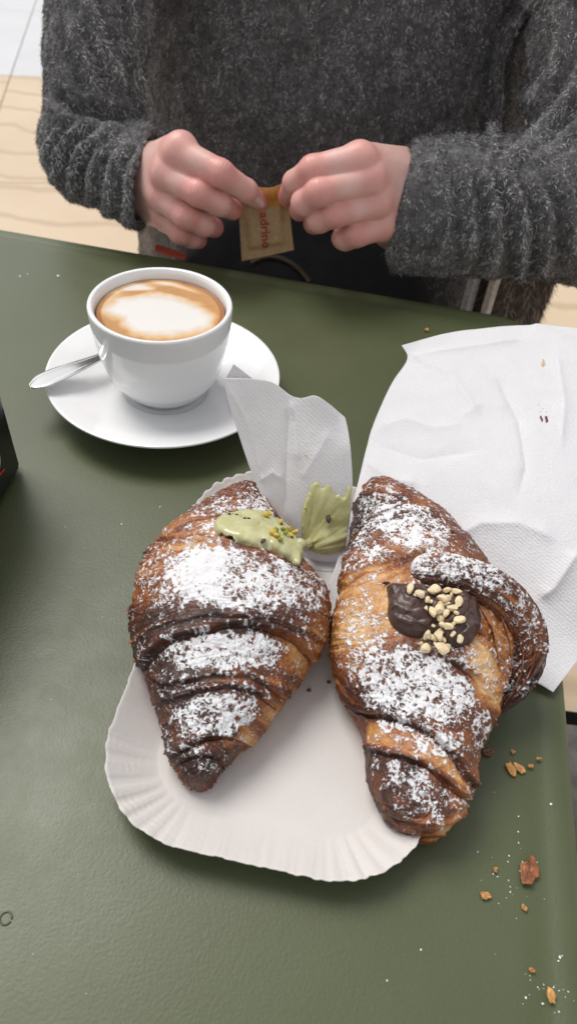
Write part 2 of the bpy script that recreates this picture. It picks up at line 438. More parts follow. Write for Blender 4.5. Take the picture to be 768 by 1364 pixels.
for ins, z in rings:
    r = round_poly(poly, .033, ins); n = len(r); V.append(np.c_[r, np.full(n, z)])
V = np.concatenate(V); Fq = gridfaces(len(rings), n, False, True)
top = mk('tabletop', V, Fq, M_TABLE, tab)
bm = bmesh.new(); bm.from_mesh(top.data); bm.verts.ensure_lookup_table()
f = bm.faces.new([bm.verts[(len(rings) - 1) * n + k] for k in range(n)]); f.smooth = True
bmesh.ops.recalc_face_normals(bm, faces=bm.faces); bm.to_mesh(top.data); bm.free()
for sx, sy in ((.06, .06), (WT - .06, .06), (.06, DT - .06), (WT - .06, DT - .06)):
    p = K - e1 * sx + e2 * sy
    V, Fl = tube([(p[0], p[1], -.012), (p[0], p[1], FLOOR_Z + .001)], .016, 20)
    mk('leg', V, Fl, M_TABLE, tab)
settle(tab)

# dark chair leg rail beyond the right edge
cr = empty('metal_chair', (.30, .16, FLOOR_Z)); tag(cr, 'black metal chair rail just past the right table edge', 'chair')
V, Fl = tube([(.235, .33, -.30), (.225, .20, -.30), (.225, -.05, -.30)], .011, 12); mk('seat_frame', V, Fl, M_BLACKG, cr)
V, Fl = tube([(.235, .33, -.29), (.245, .345, FLOOR_Z + .002)], .010, 12); mk('leg', V, Fl, M_BLACKG, cr)
V, Fl = tube([(.225, -.05, -.29), (.215, -.065, FLOOR_Z + .002)], .010, 12); mk('leg', V, Fl, M_BLACKG, cr)
V, Fl = tube([(.56, .33, -.29), (.57, .345, FLOOR_Z + .002)], .010, 12); mk('leg', V, Fl, M_BLACKG, cr)
V, Fl = tube([(.56, -.05, -.29), (.57, -.065, FLOOR_Z + .002)], .010, 12); mk('leg', V, Fl, M_BLACKG, cr)
V, Fl = tube([(.235, .33, -.30), (.56, .33, -.30), (.56, -.05, -.30), (.225, -.05, -.30)], .011, 12); mk('seat_frame', V, Fl, M_BLACKG, cr)
M_SEAT = simple('grey_woven_seat', (0.20, 0.18, 0.155), 0.8, nscale=60, var=.3, bs=500, bstr=.6, bdist=.001)
bm = bmesh.new(); bmesh.ops.create_cube(bm, size=1); bmesh.ops.scale(bm, vec=(.32, .37, .02), verts=bm.verts)
bmesh.ops.translate(bm, vec=(.397, .14, -.297), verts=bm.verts); bmesh.ops.bevel(bm, geom=bm.edges[:], offset=.005, segments=2, affect='EDGES')
me = bpy.data.meshes.new('seat'); bm.to_mesh(me); bm.free(); link('seat', me, M_SEAT, cr)
settle(cr)

# ------------------------------------------------------------------ saucer, cup, coffee, spoon
SX, SY = -0.0908, 0.3714
def at(V, x, y, z=0): V = V.copy(); V += np.array([x, y, z]); return V
sau = [(0, .0035), (.020, .0035), (.024, .0005), (.027, .0004), (.029, .003), (.045, .0085), (.062, .0150), (.0735, .0185), (.0752, .0195), (.0750, .0206), (.0738, .0208), (.062, .0172), (.047, .0110), (.036, .0078), (.0290, .0069), (.0275, .0062), (.0265, .0056), (0, .0055)]
sp = smooth_curve(sau, 170, 2)
V, Fq = lathe(sp, 128); s = mk('saucer', at(V, SX, SY), Fq, M_PORC)
tag(s, 'round white porcelain saucer under the cappuccino cup', 'saucer')
cup = empty('coffee_cup', (SX, SY, .006)); tag(cup, 'white porcelain cup full of cappuccino on the saucer', 'cup')
zc = .0058
prof = [(0, zc + .003), (.018, zc + .003), (.0195, zc + .0004), (.0225, zc + .0003), (.0240, zc + .002), (.0290, zc + .007), (.0345, zc + .015), (.0385, zc + .025), (.0410, zc + .037), (.0425, zc + .050), (.0432, zc + .0600), (.0432, zc + .0632), (.0424, zc + .0643), (.0405, zc + .0640), (.0392, zc + .0615), (.0382, zc + .050), (.036, zc + .034), (.031, zc + .018), (.022, zc + .009), (0, zc + .007)]
V, Fq = lathe(smooth_curve(prof, 190, 2), 128); mk('cup_body', at(V, SX, SY), Fq, M_PORC, cup)
az = math.radians(98); hd = np.array([math.cos(az), math.sin(az), 0])
hp = [np.array([SX, SY, 0]) + hd * r + np.array([0, 0, z]) for r, z in ((.0395, .049), (.050, .0500), (.0600, .047), (.0620, .038), (.056, .029), (.046, .024), (.036, .0235))]
V, Fl = tube(smooth_curve(hp, 60, 4), .0042, 14, True, ((0, 0, 1), 1.0)); mk('handle', V, Fl, M_PORC, cup)
# coffee disc with latte art (u right, v away, unit disc)
nr, na = 60, 200; rr = np.linspace(0, 1, nr); aa = np.linspace(0, 2 * np.pi, na, endpoint=False)
U, W = np.outer(rr, np.cos(aa)), np.outer(rr, np.sin(aa)); R0 = .0384
zz = zc + .0572 + .0008 * (rr ** 8)[:, None] + 0 * U
XYZ = np.stack([SX + U * R0, SY + W * R0, zz], -1).reshape(-1, 3)
uv = proj(XYZ)
main = [(134, 412), (160, 397), (195, 392), (228, 394), (258, 405), (283, 422), (279, 436), (258, 442), (232, 446), (205, 447), (178, 441), (163, 430), (166, 424), (150, 420)]
d = in_poly(uv + 3 * (np.stack([vn(XYZ * 300, 3), vn(XYZ * 300, 4)], -1) - .5), main)
foam = .60 + .038 * d + .16 * (fbm(np.stack([uv[:, 0] * .05, uv[:, 1] * .16, 0 * d], -1) + vn(XYZ * 60, 9)[:, None], 11, 3) - .5); foam = np.clip(foam, 0.10, .95)
foam = np.maximum(foam, .80 * blob(uv, 190, 380, 52, 8, -4, .5)); foam = np.maximum(foam, .78 * blob(uv, 148, 388, 16, 12, -20, .5))
foam = np.maximum(foam, .62 * blob(uv, 240, 384, 45, 5, 20, .6))
foam -= .45 * blob(uv, 232, 387, 48, 4.5, 14, .6); foam -= .3 * blob(uv, 165, 392, 26, 3, -8, .7)
foam = np.maximum(foam, .42 * (1 - blob(uv, 212, 408, 80, 38, 3, .1)) * 0 + .30 + .25 * blob(uv, 140, 398, 20, 18, 0, .8))
foam -= .28 * (rr[:, None] > .93).astype(float).repeat(na, 1).ravel()
mk('cappuccino', XYZ, gridfaces(nr, na, False, True), m_coffee(), cup, attrs={'foam': foam})
settle(cup)
# spoon
t0 = Pz(40, 515, .0265); t1 = Pz(136, 479, .0205); dr = (t1 - t0) / np.linalg.norm(t1 - t0)
pts = [t0, t0 + dr * .012, t0 + dr * .03, t0 + dr * .055, t0 + dr * .078, t0 + dr * .092, t0 + dr * .105, t0 + dr * .120, t0 + dr * .130]
pts = np.array(pts); pts[:, 2] = [.0262, .0262, .0250, .0222, .0205, .0190, .0165, .0165, .020]
# bend the far half away round the back of the cup
side = np.array([-dr[1], dr[0], 0]);
for k, b_ in enumerate((0, 0, 0, .001, .004, .0075, .0125, .0190, .024)): pts[k] += side * b_
wd = np.array([.0045, .0080, .0066, .0036, .0027, .0032, .0105, .0125, .005])
cur = smooth_curve(np.c_[pts, wd], 90, 3); cur[:9, 3] *= np.sqrt(1 - (1 - np.linspace(.02, 1, 9)) ** 2)
T = np.gradient(cur[:, :3], axis=0); T /= np.linalg.norm(T, axis=1, keepdims=True); S = np.cross(T, (0, 0, 1)); S /= np.linalg.norm(S, axis=1, keepdims=True)
c = np.linspace(-1, 1, 15); u = np.linspace(0, 1, 90)
bowl = sstep(.72, .86, u) * .0042; rim_ = (1 - sstep(.30, .55, u)) * .0007
prof_z = -bowl[:, None] * (1 - c[None] ** 2) + rim_[:, None] * np.exp(-((abs(c[None]) - .72) / .12) ** 2)
V1 = cur[:, None, :3] + S[:, None] * (c[None, :, None] * cur[:, None, 3:4]) + np.array([0, 0, 1]) * prof_z[..., None]
V2 = V1 - np.array([0, 0, 1]) * (.0011 * (1 - .75 * c ** 4))[None, :, None]
V = np.concatenate([V1, V2[:, ::-1]], 1).reshape(-1, 3)
spn = mk('teaspoon', V, gridfaces(90, 30, False, True)[:, ::-1], M_STEEL)
tag(spn, 'small steel teaspoon lying on the saucer behind the cup', 'spoon')

# ------------------------------------------------------------------ napkin dispenser at the left
q0 = Pz(31, 620, 0); q1 = Pz(3, 670, 0); df = (q1 - q0)[:2]; df /= np.linalg.norm(df); ds = np.array([-df[1], df[0]])
if ds[0] > 0: ds = -ds
dsp = empty('napkin_dispenser', (*(q0[:2] + df * .05 + ds * .03), 0)); tag(dsp, 'black napkin dispenser with white and red print at the left edge', 'napkin dispenser')
def Pplane(x, y, p0, nrm):
    d = ray(x, y); return EYE + d * (np.dot(np.array(p0) - EYE, nrm) / np.dot(d, nrm))
def prism(name, base, z0, z1, mt, parent, bev=.002, seg=2):
    bm = bmesh.new(); vs = [bm.verts.new((p[0], p[1], z0)) for p in base]; f = bm.faces.new(vs)
    r = bmesh.ops.extrude_face_region(bm, geom=[f]); bmesh.ops.translate(bm, vec=(0, 0, z1 - z0), verts=[v for v in r['geom'] if isinstance(v, bmesh.types.BMVert)])
    bmesh.ops.recalc_face_normals(bm, faces=bm.faces)
    bmesh.ops.bevel(bm, geom=bm.edges[:], offset=bev, segments=seg, affect='EDGES')
    me = bpy.data.meshes.new(name); bm.to_mesh(me); bm.free(); return link(name, me, mt, parent)
b_ = [q0[:2] + df * a + ds * c_ for a, c_ in ((0, 0), (.13, 0), (.13, .10), (0, .10))]
prism('housing', b_, .0005, .115, M_BLACKG, dsp, .004, 3)
b_ = [q0[:2] + df * a + ds * c_ for a, c_ in ((.006, -.0010), (.124, -.0010), (.124, .004), (.006, .004))]
prism('front_panel', b_, .004, .112, M_BLACKP, dsp, .0008, 1)
fp = np.array([*(q0[:2] - ds * .0013), 0]); fn = np.array([-ds[0], -ds[1], 0])
cen = Pplane(-8, 617, fp, fn); dz = np.array([0, 0, 1.0]); dfx = np.array([df[0], df[1], 0])
a = np.linspace(0, 2 * np.pi, 40, endpoint=False)
rg = lambda ra, rb: cen + np.cos(a)[:, None] * ra * dfx + np.sin(a)[:, None] * rb * dz
V = np.concatenate([rg(.0075, .0085), rg(.0048, .0050)]); mk('printed_letter', V, gridfaces(2, 40, False, True), M_WHITEINK, dsp)
r0, r1 = Pplane(7, 625, fp, fn), Pplane(-30, 668, fp, fn); dd = np.cross(r1 - r0, fn); dd = dd / np.linalg.norm(dd) * .0010
mk('printed_red_stroke', [r0 - dd * .2, r0 + dd, r1 + dd, r1 - dd], np.array([[0, 1, 2, 3]]), M_REDINK, dsp)
settle(dsp)

# ------------------------------------------------------------------ paper tray
tcx = np.array([.0103, .1862]); tr = math.radians(-5.3); TW, TL, TR = .0680, .1050, .042
def rrect(hw, hl, r, s):
    """point + outward normal at perimeter parameter s in [0,1)"""
    a, b = hw - r, hl - r; segs = [2 * b, r * math.pi / 2, 2 * a, r * math.pi / 2] * 2; P = sum(segs)
    out = np.zeros((len(s), 2)); nr = np.zeros((len(s), 2)); cs = np.zeros(len(s)); u = s * P; acc = 0
    cx = [a, a, -a, -a]; cy = [-b, b, b, -b]
    for i in range(4):
        d = i * math.pi / 2; n0 = np.array([math.cos(d), math.sin(d)]); t0 = np.array([-math.sin(d), math.cos(d)])
        L1 = segs[2 * i]; m = (u >= acc) & (u < acc + L1); st = np.array([cx[i], cy[i]]) + n0 * r if i in (0, 2) else np.array([cx[i], cy[i]]) + n0 * r
        out[m] = st + np.outer(u[m] - acc, t0); nr[m] = n0; acc += L1
        L2 = segs[2 * i + 1]; m = (u >= acc) & (u <= acc + L2 + 1e-9); k = (i + 1) % 4
        th = d + (u[m] - acc) / r; out[m] = np.array([cx[k], cy[k]]) + r * np.stack([np.cos(th), np.sin(th)], -1)
        nr[m] = np.stack([np.cos(th), np.sin(th)], -1); cs[m] = np.sin((u[m] - acc) / L2 * math.pi) ** .5; acc += L2
    return out, nr, cs
ns = 1400; s = np.linspace(0, 1, ns, endpoint=False)
o_, n_, cs_ = rrect(TW, TL, TR, s)
ph = np.cumsum(.55 + .9 * vn(np.stack([s * 60, s * 0, s * 0], -1), 5)); ph *= 2 * np.pi * 74 / ph[-1]
fl = np.sin(ph) * (.35 + .65 * vn(np.stack([s * 50, s * 0 + 3, s * 0], -1), 6)); fl = np.sign(fl) * np.abs(fl) ** .7
cw = .10 + .90 * cs_
ins = np.concatenate([[-.0001], np.linspace(0, .0205, 34), np.linspace(.0235, .030, 4)]); rows = []
jag = .0011 * (fbm(np.stack([s * 260, s * 0, s * 0], -1), 9, 3) - .5) + 0.0003 * fl * cw
for k, d in enumerate(ins):
    f_ = np.clip(1 - d / .0200, 0, 1); zr = .0135 * sstep(0, 1, f_ * .95 + .0) ** .85 + .0025
    zr = .0028 + .0120 * (f_ ** 1.35)
    p = o_ - n_ * d + n_ * (jag * f_)[:, None] if np.ndim(f_) else o_ - n_ * d + n_ * (jag * f_)[:, None]
    z = zr + .00085 * fl * cw * f_ ** .8 + .0022 * f_ * (fbm(np.stack([s * 9, s * 0, s * 0], -1), 12) - .5)
    z = z + .00016 * np.sin(d * 2500 + 3 * vn(np.stack([s * 200, s * 0, s * 0], -1), 8)) * cw * f_ * (vn(np.stack([s * 120, s * 0 + d * 300, s * 0], -1), 14) > .55)
    rows.append(np.c_[p, z])
V = np.stack(rows)                                   # (rings, ns, 3)
cen_rows = [np.c_[V[-1][:, :2] * q, np.full(ns, .0028)] for q in (.75, .5, .25, .02)]
V = np.concatenate([V, np.stack(cen_rows)]).reshape(-1, 3)
ct, st_ = math.cos(tr), math.sin(tr)
V[:, :2] = V[:, :2] @ np.array([[ct, st_], [-st_, ct]]) + tcx
Fq = gridfaces(len(ins) + 4, ns, False, True)
tray = mk('paper_tray', V, Fq, M_TRAY)
sm = tray.modifiers.new('thick', 'SOLIDIFY'); sm.thickness = .0008; sm.offset = -1
tag(tray, 'off-white pressed paper tray with fluted corners under the two croissants', 'paper tray')

# ------------------------------------------------------------------ croissants
def interp_rows(arr, n):
    return smooth_curve(np.array(arr, float), n, max(3, int(n / len(arr) * .55)))
def sugar_noise(V, seed):
    W_ = V + .0015 * (np.stack([vn(V * 700, seed + 80), vn(V * 700, seed + 81), vn(V * 700, seed + 82)], -1) - .5)
    m_ = vn(V * 140, seed + 76); n1 = vn(W_ * 700 + 3, seed + 70) * (.22 + .45 * m_) + vn(W_ * 1750, seed + 71) * (.70 - .45 * m_) + fbm(V * 210, seed + 72, 2) * .38
    return (n1 - .65) * 1.9 + .5
def build_body(name, rowsL, rowsR, hts, z0, zf, edges, bakef, sugf, parent, nT=520, nA=560, capA=.05, capB=.04, lam=1.0, seed=0, sugar_k=1.0):
    """Loft between two silhouette lines (photo px unprojected at mid height); edges = traced dough laps."""
    h = smooth_curve(np.array(hts, float)[:, None], nT)[:, 0]
    Lp, Rp = interp_rows(rowsL, nT), interp_rows(rowsR, nT)
    t = np.linspace(0, 1, nT); t = t ** 1.0
    PL = np.array([Pz(x, y, z0 + zf * hh) for (x, y), hh in zip(Lp, h)]); PR = np.array([Pz(x, y, z0 + zf * hh) for (x, y), hh in zip(Rp, h)])
    C = (PL + PR) / 2; hw = (PR - PL) / 2
    cap = np.ones(nT); k = t < capA; cap[k] = np.sqrt(np.clip(1 - (1 - t[k] / capA) ** 2, 0, 1)); k = t > 1 - capB; cap[k] = np.sqrt(np.clip(1 - (1 - (1 - t[k]) / capB) ** 2, 0, 1))
    cap = np.maximum(cap, .004)
    a = np.linspace(0, 1, nA, endpoint=False); th = 2 * np.pi * a - .28 * np.sin(4 * np.pi * a) * 0
    # more samples on top: th in (-pi/2 .. 3pi/2), dense for sin>0
    th = np.where(a < .74, -.25 + (np.pi + .5) * (a / .74), np.pi + .25 + (np.pi - .5) * ((a - .74) / .26))
    cx, cz = np.cos(th), np.sin(th)
    cx = np.sign(cx) * np.abs(cx) ** .92; top = np.clip(cz, 0, 1) ** .95; bot = -np.clip(-cz, 0, 1) ** .6
    zc_ = z0 + zf * h
    X = C[:, None, :2] + hw[:, None, :2] * cap[:, None, None] * cx[None, :, None]
    zc_e = zc_[:, None]; H = h[:, None]
    Z = np.where(cz[None] >= 0, zc_e + top[None] * (H * (1 - zf)) * cap[:, None], zc_e + bot[None] * (H * zf) * cap[:, None])
    P = np.concatenate([X, Z[..., None]], -1)
    dT, dA = np.gradient(P, axis=0), np.gradient(P, axis=1); Nn = np.cross(dA, dT); Nn /= np.linalg.norm(Nn, axis=-1, keepdims=True) + 1e-12
    if (Nn[nT // 2, nA // 3] * np.array([0, 0, 1])).sum() < 0: Nn = -Nn; flip = True
    else: flip = False
    V = P.reshape(-1, 3); Nv = Nn.reshape(-1, 3); uv = proj(V)
    topf = sstep(-.25, .45, Nv[:, 2]) * .85 + .15; env = np.repeat(cap, nA)
    disp = .0032 * (fbm(V * 38, seed + 20, 3) - .5) * 2 * .8
    wsum = np.full(len(V), 1e-6); srun = np.zeros(len(V)); arun = np.zeros(len(V)); crease = np.zeros(len(V)); lipd = np.zeros(len(V)); near = np.zeros(len(V))
    wob = 7 * (fbm(V * 95, seed + 31, 3) - .5) * 2
    for (pl, A, wdt, up) in edges:
        s_, al, tot = pl_dist(uv, smooth_curve(pl, 26, 1)); s_ = s_ * up + wob * .6
        e_ = 1.0
        lip = np.where(s_ > 0, np.exp(-s_ / wdt), 0) * sstep(-1.5, 1.5, s_)
        disp += A * lip * sstep(-1.0, 2.0, s_) * topf
        gr = np.exp(-((s_ + 3.0) / 2.4) ** 2)
        disp -= .0011 * min(1, A / .002) * gr * topf
        crease += gr; lipd += np.where(s_ > 0, np.exp(-((s_ - 5) / 9) ** 2), 0)
        ww = np.exp(-np.abs(s_) / 26) + 1e-5; wsum += ww; srun += ww * s_; arun += ww * al; near = np.maximum(near, np.exp(-np.abs(s_) / 16))
    s_, al = srun / wsum, arun / wsum
    Q = np.stack([s_ * .42, al * .035, s_ * 0], -1)
    st = fbm(Q, seed + 40, 3); st2 = fbm(Q * np.array([2.3, 1.7, 1]) + 9, seed + 41, 2)
    amp = lam * (.35 + .65 * near + .5 * (1 - sstep(.2, .75, Nv[:, 2])))
    disp += (.0016 * (st - .5) + .0009 * (st2 - .5)) * amp
    disp += .0012 * (fbm(V * 420, seed + 50, 3) - .5) + .0013 * (fbm(V * 150, seed + 51, 2) - .5)
    # blisters
    bl = vn(V * 520, seed + 55); disp += .00035 * sstep(.72, .95, bl)
    bake = bakef(uv, V, Nv) + .02 + .50 * (st - .5) * amp * 1.6 + .30 * (fbm(V * 120, seed + 60, 3) - .5) * 2 * .6
    bake += .20 * np.clip(crease, 0, 1) * .9
    n1 = sugar_noise(V, seed)
    den = sugf(uv, V, Nv) * sstep(.05, .75, Nv[:, 2]) * (1 - .85 * np.clip(crease, 0, 1))
    den = den + .25 * (st - .5) * sstep(.05, .3, den)
    sug = sstep(-.30, .30, den * sugar_k * .81 - n1) * (den > .02)
    disp += .00030 * sug * (.4 + 1.2 * vn(V * 900, seed + 73))
    V = V + Nv * (disp * env)[:, None]
    V[:, 2] = np.maximum(V[:, 2], z0 + .0001)
    Fq = gridfaces(nT, nA, False, True)
    if not flip: Fq = Fq[:, ::-1]
    o = mk(name, V, Fq, M_CROIS, parent, attrs={'bake': np.clip(bake, 0, 1), 'sugar': sug})
    Vg = V.reshape(nT, nA, 3)[::3, ::3]; n3, m3 = Vg.shape[:2]
    bvh = BVHTree.FromPolygons(Vg.reshape(-1, 3).tolist(), gridfaces(n3, m3, False, True).tolist())
    return o, bvh, V
def hit(bvh, x, y):
    d = ray(x, y); d = d / np.linalg.norm(d); r = bvh.ray_cast(Vector(EYE), Vector(d))
    return (np.array(r[0]), np.array(r[1])) if r[0] is not None else (None, None)
def blanket(name, poly, bvh, thick, mt, parent, step=1.0, soft=8, swirl=None, lo=-.0004, fallback=None, rag=0, upn=None):
    """cream or stain lying on a surface: grid inside a traced outline, thickness rounding off at its edge"""
    poly = np.array(poly, float); poly = smooth_curve(np.concatenate([poly, poly[:1]]), max(60, len(poly) * 8), 3) if len(poly) > 5 else poly
    lo_, hi_ = poly.min(0) - 2, poly.max(0) + 2
    xs = np.arange(lo_[0], hi_[0], step); ys = np.arange(lo_[1], hi_[1], step)
    G = np.stack(np.meshgrid(xs, ys, indexing='ij'), -1); n, m = G.shape[:2]; g2 = G.reshape(-1, 2)
    d = in_poly(g2, poly)
    if rag: d = d - rag * (fbm(np.c_[g2 * .22, g2[:, 0] * 0], 77, 3) - .35) * 2
    keep = d > -1.2; idx = np.full(len(g2), -1); V = []; Nn = []; dk = []
    for i in np.nonzero(keep)[0]:
        p, nn = hit(bvh, *g2[i])
        if p is None: continue
        if nn @ (EYE - p) < 0: nn = -nn
        idx[i] = len(V); V.append(p); Nn.append(nn); dk.append(d[i])
    V = np.array(V); Nn = np.array(Nn); dk = np.array(dk); gg = g2[idx >= 0]
    gf = gridfaces(n, m); gf = idx[gf]; gf = gf[(gf >= 0).all(1)]
    ed = V[gf]; mx = np.max([np.linalg.norm(ed[:, k] - ed[:, (k + 1) % 4], axis=1) for k in range(4)], 0); gf = gf[mx < .004 * max(1, step)]
    Ns = relax(Nn, gf, 6, .8); Ns /= np.linalg.norm(Ns, axis=1, keepdims=True) + 1e-12
    Vs = relax(V, gf, 4, .6)
    if upn is not None: Ns = Ns * (1 - upn) + np.array([0, 0, 1]) * upn; Ns /= np.linalg.norm(Ns, axis=1, keepdims=True)
    q = np.clip(dk / soft, -.15, 1); prof = np.where(q < 0, 0, np.sqrt(np.clip(1 - (1 - q) ** 2, 0, 1)))
    T = thick * prof + np.where(dk < 0, lo * 2.0, 0)
    if swirl is not None: T = T + swirl(gg, V) * prof
    mixv = sstep(0, 1, np.clip(dk / 3, 0, 1))[:, None]
    VV = (V * (1 - mixv) + Vs * mixv) + Ns * T[:, None]
    gf = gf if (np.cross(VV[gf[0, 1]] - VV[gf[0, 0]], VV[gf[0, 2]] - VV[gf[0, 0]]) @ Ns[gf[0, 0]]) > 0 else gf[:, ::-1]
    lab = np.arange(len(VV))
    for _ in range(400):
        m0 = lab[gf].min(1); new = lab.copy()
        for k_ in range(4): np.minimum.at(new, gf[:, k_], m0)
        new = new[new]
        if (new == lab).all(): break
        lab = new
    big_ = np.bincount(lab[gf[:, 0]]).argmax(); gf = gf[lab[gf[:, 0]] == big_]
    us = np.unique(gf); rem = np.full(len(VV), -1); rem[us] = np.arange(len(us)); VV = VV[us]; gf = rem[gf]
    o = mk(name, VV, gf, mt, parent)
    bv = BVHTree.FromPolygons(VV.tolist(), gf.tolist())
    return o, bv
def chunk_mesh(seed, rough=.32, flat=1.0):
    bm = bmesh.new(); bmesh.ops.create_icosphere(bm, subdivisions=2, radius=1); r = random.Random(seed)
    ax = [Vector((r.gauss(0, 1), r.gauss(0, 1), r.gauss(0, 1))).normalized() for _ in range(7)]; cut = [r.uniform(.48, .85) for _ in ax]
    for v in bm.verts:
        for a_, c_ in zip(ax, cut):
            e_ = v.co.dot(a_) - c_
            if e_ > 0: v.co -= a_ * e_
        v.co *= 1 + rough * .25 * (r.random() - .5); v.co.z *= flat
    me = bpy.data.meshes.new('piece'); bm.to_mesh(me); bm.free(); return me
CH = [chunk_mesh(i) for i in range(7)]
def chunks(name, pts, bvhs, mt, parent, sink=.35, flatness=1.0, mul=1.0):
    cache = {}
    for k, (x, y, r_px) in enumerate(pts):
        p = None
        for b in bvhs:
            q, nn = hit(b, x, y)
            if q is not None and (p is None or np.linalg.norm(q - EYE) < np.linalg.norm(p - EYE)): p, nq = q, nn
        if p is None: continue
        r = r_px * np.linalg.norm(p - EYE) / F_PX * mul
        key = k % 7
        if key not in cache: me = CH[key].copy(); me.materials.append(mt); cache[key] = me
        o = bpy.data.objects.new(name, cache[key]); COL.objects.link(o); o.parent = parent
        if nq @ (EYE - p) < 0: nq = -nq
        c = p + nq * r * (1 - sink) * flatness
        o.location = c; o.scale = (r * rng.uniform(1.0, 1.5), r * rng.uniform(.8, 1.15), r * rng.uniform(.7, 1.0) * flatness)
        o.rotation_euler = (rng.uniform(0, .6), rng.uniform(0, .6), rng.uniform(0, 6.3)) if flatness == 1 else (0, 0, rng.uniform(0, 6.3))
        if parent is not None: o.matrix_parent_inverse = Matrix.Translation(parent.location).inverted()

# --- left croissant
cl = empty('croissant', (-.02, .185, .003)); tag(cl, 'sugar-dusted croissant topped with green pistachio cream, left one on the tray', 'croissant', 'croissants on the paper tray')
LL = [(318, 652), (288, 665), (252, 692), (215, 719), (189, 762), (173, 812), (175, 845), (184, 887), (200, 928), (211, 965), (221, 1001), (230, 1028), (244, 1044), (254, 1052)]
LR = [(352, 654), (367, 682), (384, 722), (400, 757), (430, 785), (443, 815), (437, 852), (411, 888), (382, 928), (352, 966), (320, 998), (297, 1022), (289, 1042), (279, 1051)]
LH = [.020, .030, .036, .042, .048, .051, .049, .044, .038, .033, .028, .024, .020, .016]
EL = [([(160, 905), (188, 890), (200, 872), (215, 858), (242, 846), (285, 835), (326, 830), (363, 836), (388, 848), (410, 872), (425, 890)], .0036, 30, 1),
      ([(205, 905), (220, 915), (255, 904), (297, 898), (330, 900), (363, 915), (385, 935)], .0014, 12, 1),
      ([(205, 940), (234, 932), (267, 918), (305, 912), (338, 920), (366, 942)], .0016, 14, 1),
      ([(215, 1012), (240, 1000), (266, 985), (299, 979), (322, 985), (340, 995)], .0020, 18, 1),
      ([(222, 1030), (232, 1018), (248, 1008), (270, 1004), (290, 1010), (300, 1020)], .0016, 10, 1),
      ([(195, 735), (213, 722), (250, 716), (300, 722), (350, 738), (397, 760)], .0016, 22, -1),
      ([(235, 705), (262, 692), (292, 690), (330, 700)], .0010, 12, -1),
      ([(190, 850), (215, 835), (250, 826), (300, 822), (340, 824), (380, 832), (420, 850)], .0010, 8, 1)]
def bakeL(uv, V, Nv):
    b = np.full(len(uv), .66)
    b += .22 * blob(uv, 300, 822, 130, 20, 0, .6) + .18 * blob(uv, 235, 880, 70, 60, 30, .7) + .16 * blob(uv, 270, 960, 70, 70, 0, .8) + .12 * blob(uv, 265, 1030, 50, 30, 0, .6)
    b -= .24 * blob(uv, 225, 750, 60, 40, -35, .8) + .22 * blob(uv, 300, 705, 90, 30, 0, .8)
    b -= .30 * blob(uv, 425, 850, 38, 50, 20, .8) + .28 * blob(uv, 372, 935, 30, 60, 35, .8) + .15 * blob(uv, 330, 985, 26, 30, 20, .8)
    b -= .20 * blob(uv, 300, 990, 45, 8, -8, .6) + .12 * blob(uv, 300, 905, 70, 5, 2, .5)
    b -= .38 * (1 - sstep(-.75, .0, Nv[:, 2]))
    return b
def sugL(uv, V, Nv):
    d = .82 * blob(uv, 322, 775, 96, 42, 8, .32) + .50 * blob(uv, 240, 765, 62, 50, -30, .5)
    d = np.maximum(d, .85 * blob(uv, 303, 868, 82, 27, -1, .25)); d = np.maximum(d, .84 * blob(uv, 290, 950, 60, 27, -6, .28))
    d = np.maximum(d, .42 * blob(uv, 300, 905, 85, 12, 0, .5)); d = np.maximum(d, .52 * blob(uv, 275, 1025, 24, 20, 0, .5)); d = np.maximum(d, .36 * blob(uv, 265, 1000, 40, 14, -15, .5))
    d = np.maximum(d, .56 * blob(uv, 320, 688, 80, 38, -10, .4)); d = np.maximum(d, .46 * blob(uv, 410, 790, 34, 26, 30, .5))
    return np.maximum(d, .22)
bodyL, bvL, VL = build_body('crust', LL, LR, LH, .0031, .42, EL, bakeL, sugL, cl, nT=540, nA=600, seed=100, lam=1.25, capB=.06)
# cream on top
PC = [(284, 700), (290, 690), (310, 684), (335, 681), (352, 683), (368, 692), (382, 704), (395, 712), (405, 720), (406, 735), (400, 750), (397, 757), (388, 748), (372, 738), (352, 730), (325, 727), (300, 718), (286, 710)]
crm, bvC = blanket('pistachio_cream', PC, bvL, .0035, M_PIST, cl, soft=9, swirl=lambda g_, V_: 0.0009 * (fbm(np.c_[g_ * .035, g_[:, 0] * 0], 5, 2) - .5) * 2 + .0018 * blob(g_, 388, 722, 20, 14, 40, .8), upn=.3)
chunks('pistachio_piece', [(353, 687, 3.2), (358, 685, 2.6), (373, 697, 3.0), (362, 712, 4.0), (368, 716, 3.6), (383, 706, 3.0), (391, 711, 4.0), (397, 708, 3.0), (386, 714, 2.6), (404, 722, 3.4), (399, 717, 2.5)], [bvC, bvL], M_PNUTY, cl, mul=1.35)
chunks('green_pistachio_piece', [(366, 709, 3.2), (376, 707, 2.6), (379, 712, 3.0), (372, 720, 2.6)], [bvC, bvL], M_PNUT, cl, mul=1.4)
chunks('pistachio_skin_piece', [(350, 722, 3.4), (366, 688, 2.4), (374, 699, 2.2), (388, 716, 2.0)], [bvC, bvL], M_PNUTD, cl)
# loose flakes sticking out of the crust edge
flk = [(172, 812, 3), (176, 855, 3), (180, 880, 2.5), (212, 718, 4), (434, 800, 3), (300, 664, 2), (438, 848, 3.5)]
chunks('loose_flake', flk, [bvL], M_FLAKED, cl, sink=.3, flatness=.5)
settle(cl)

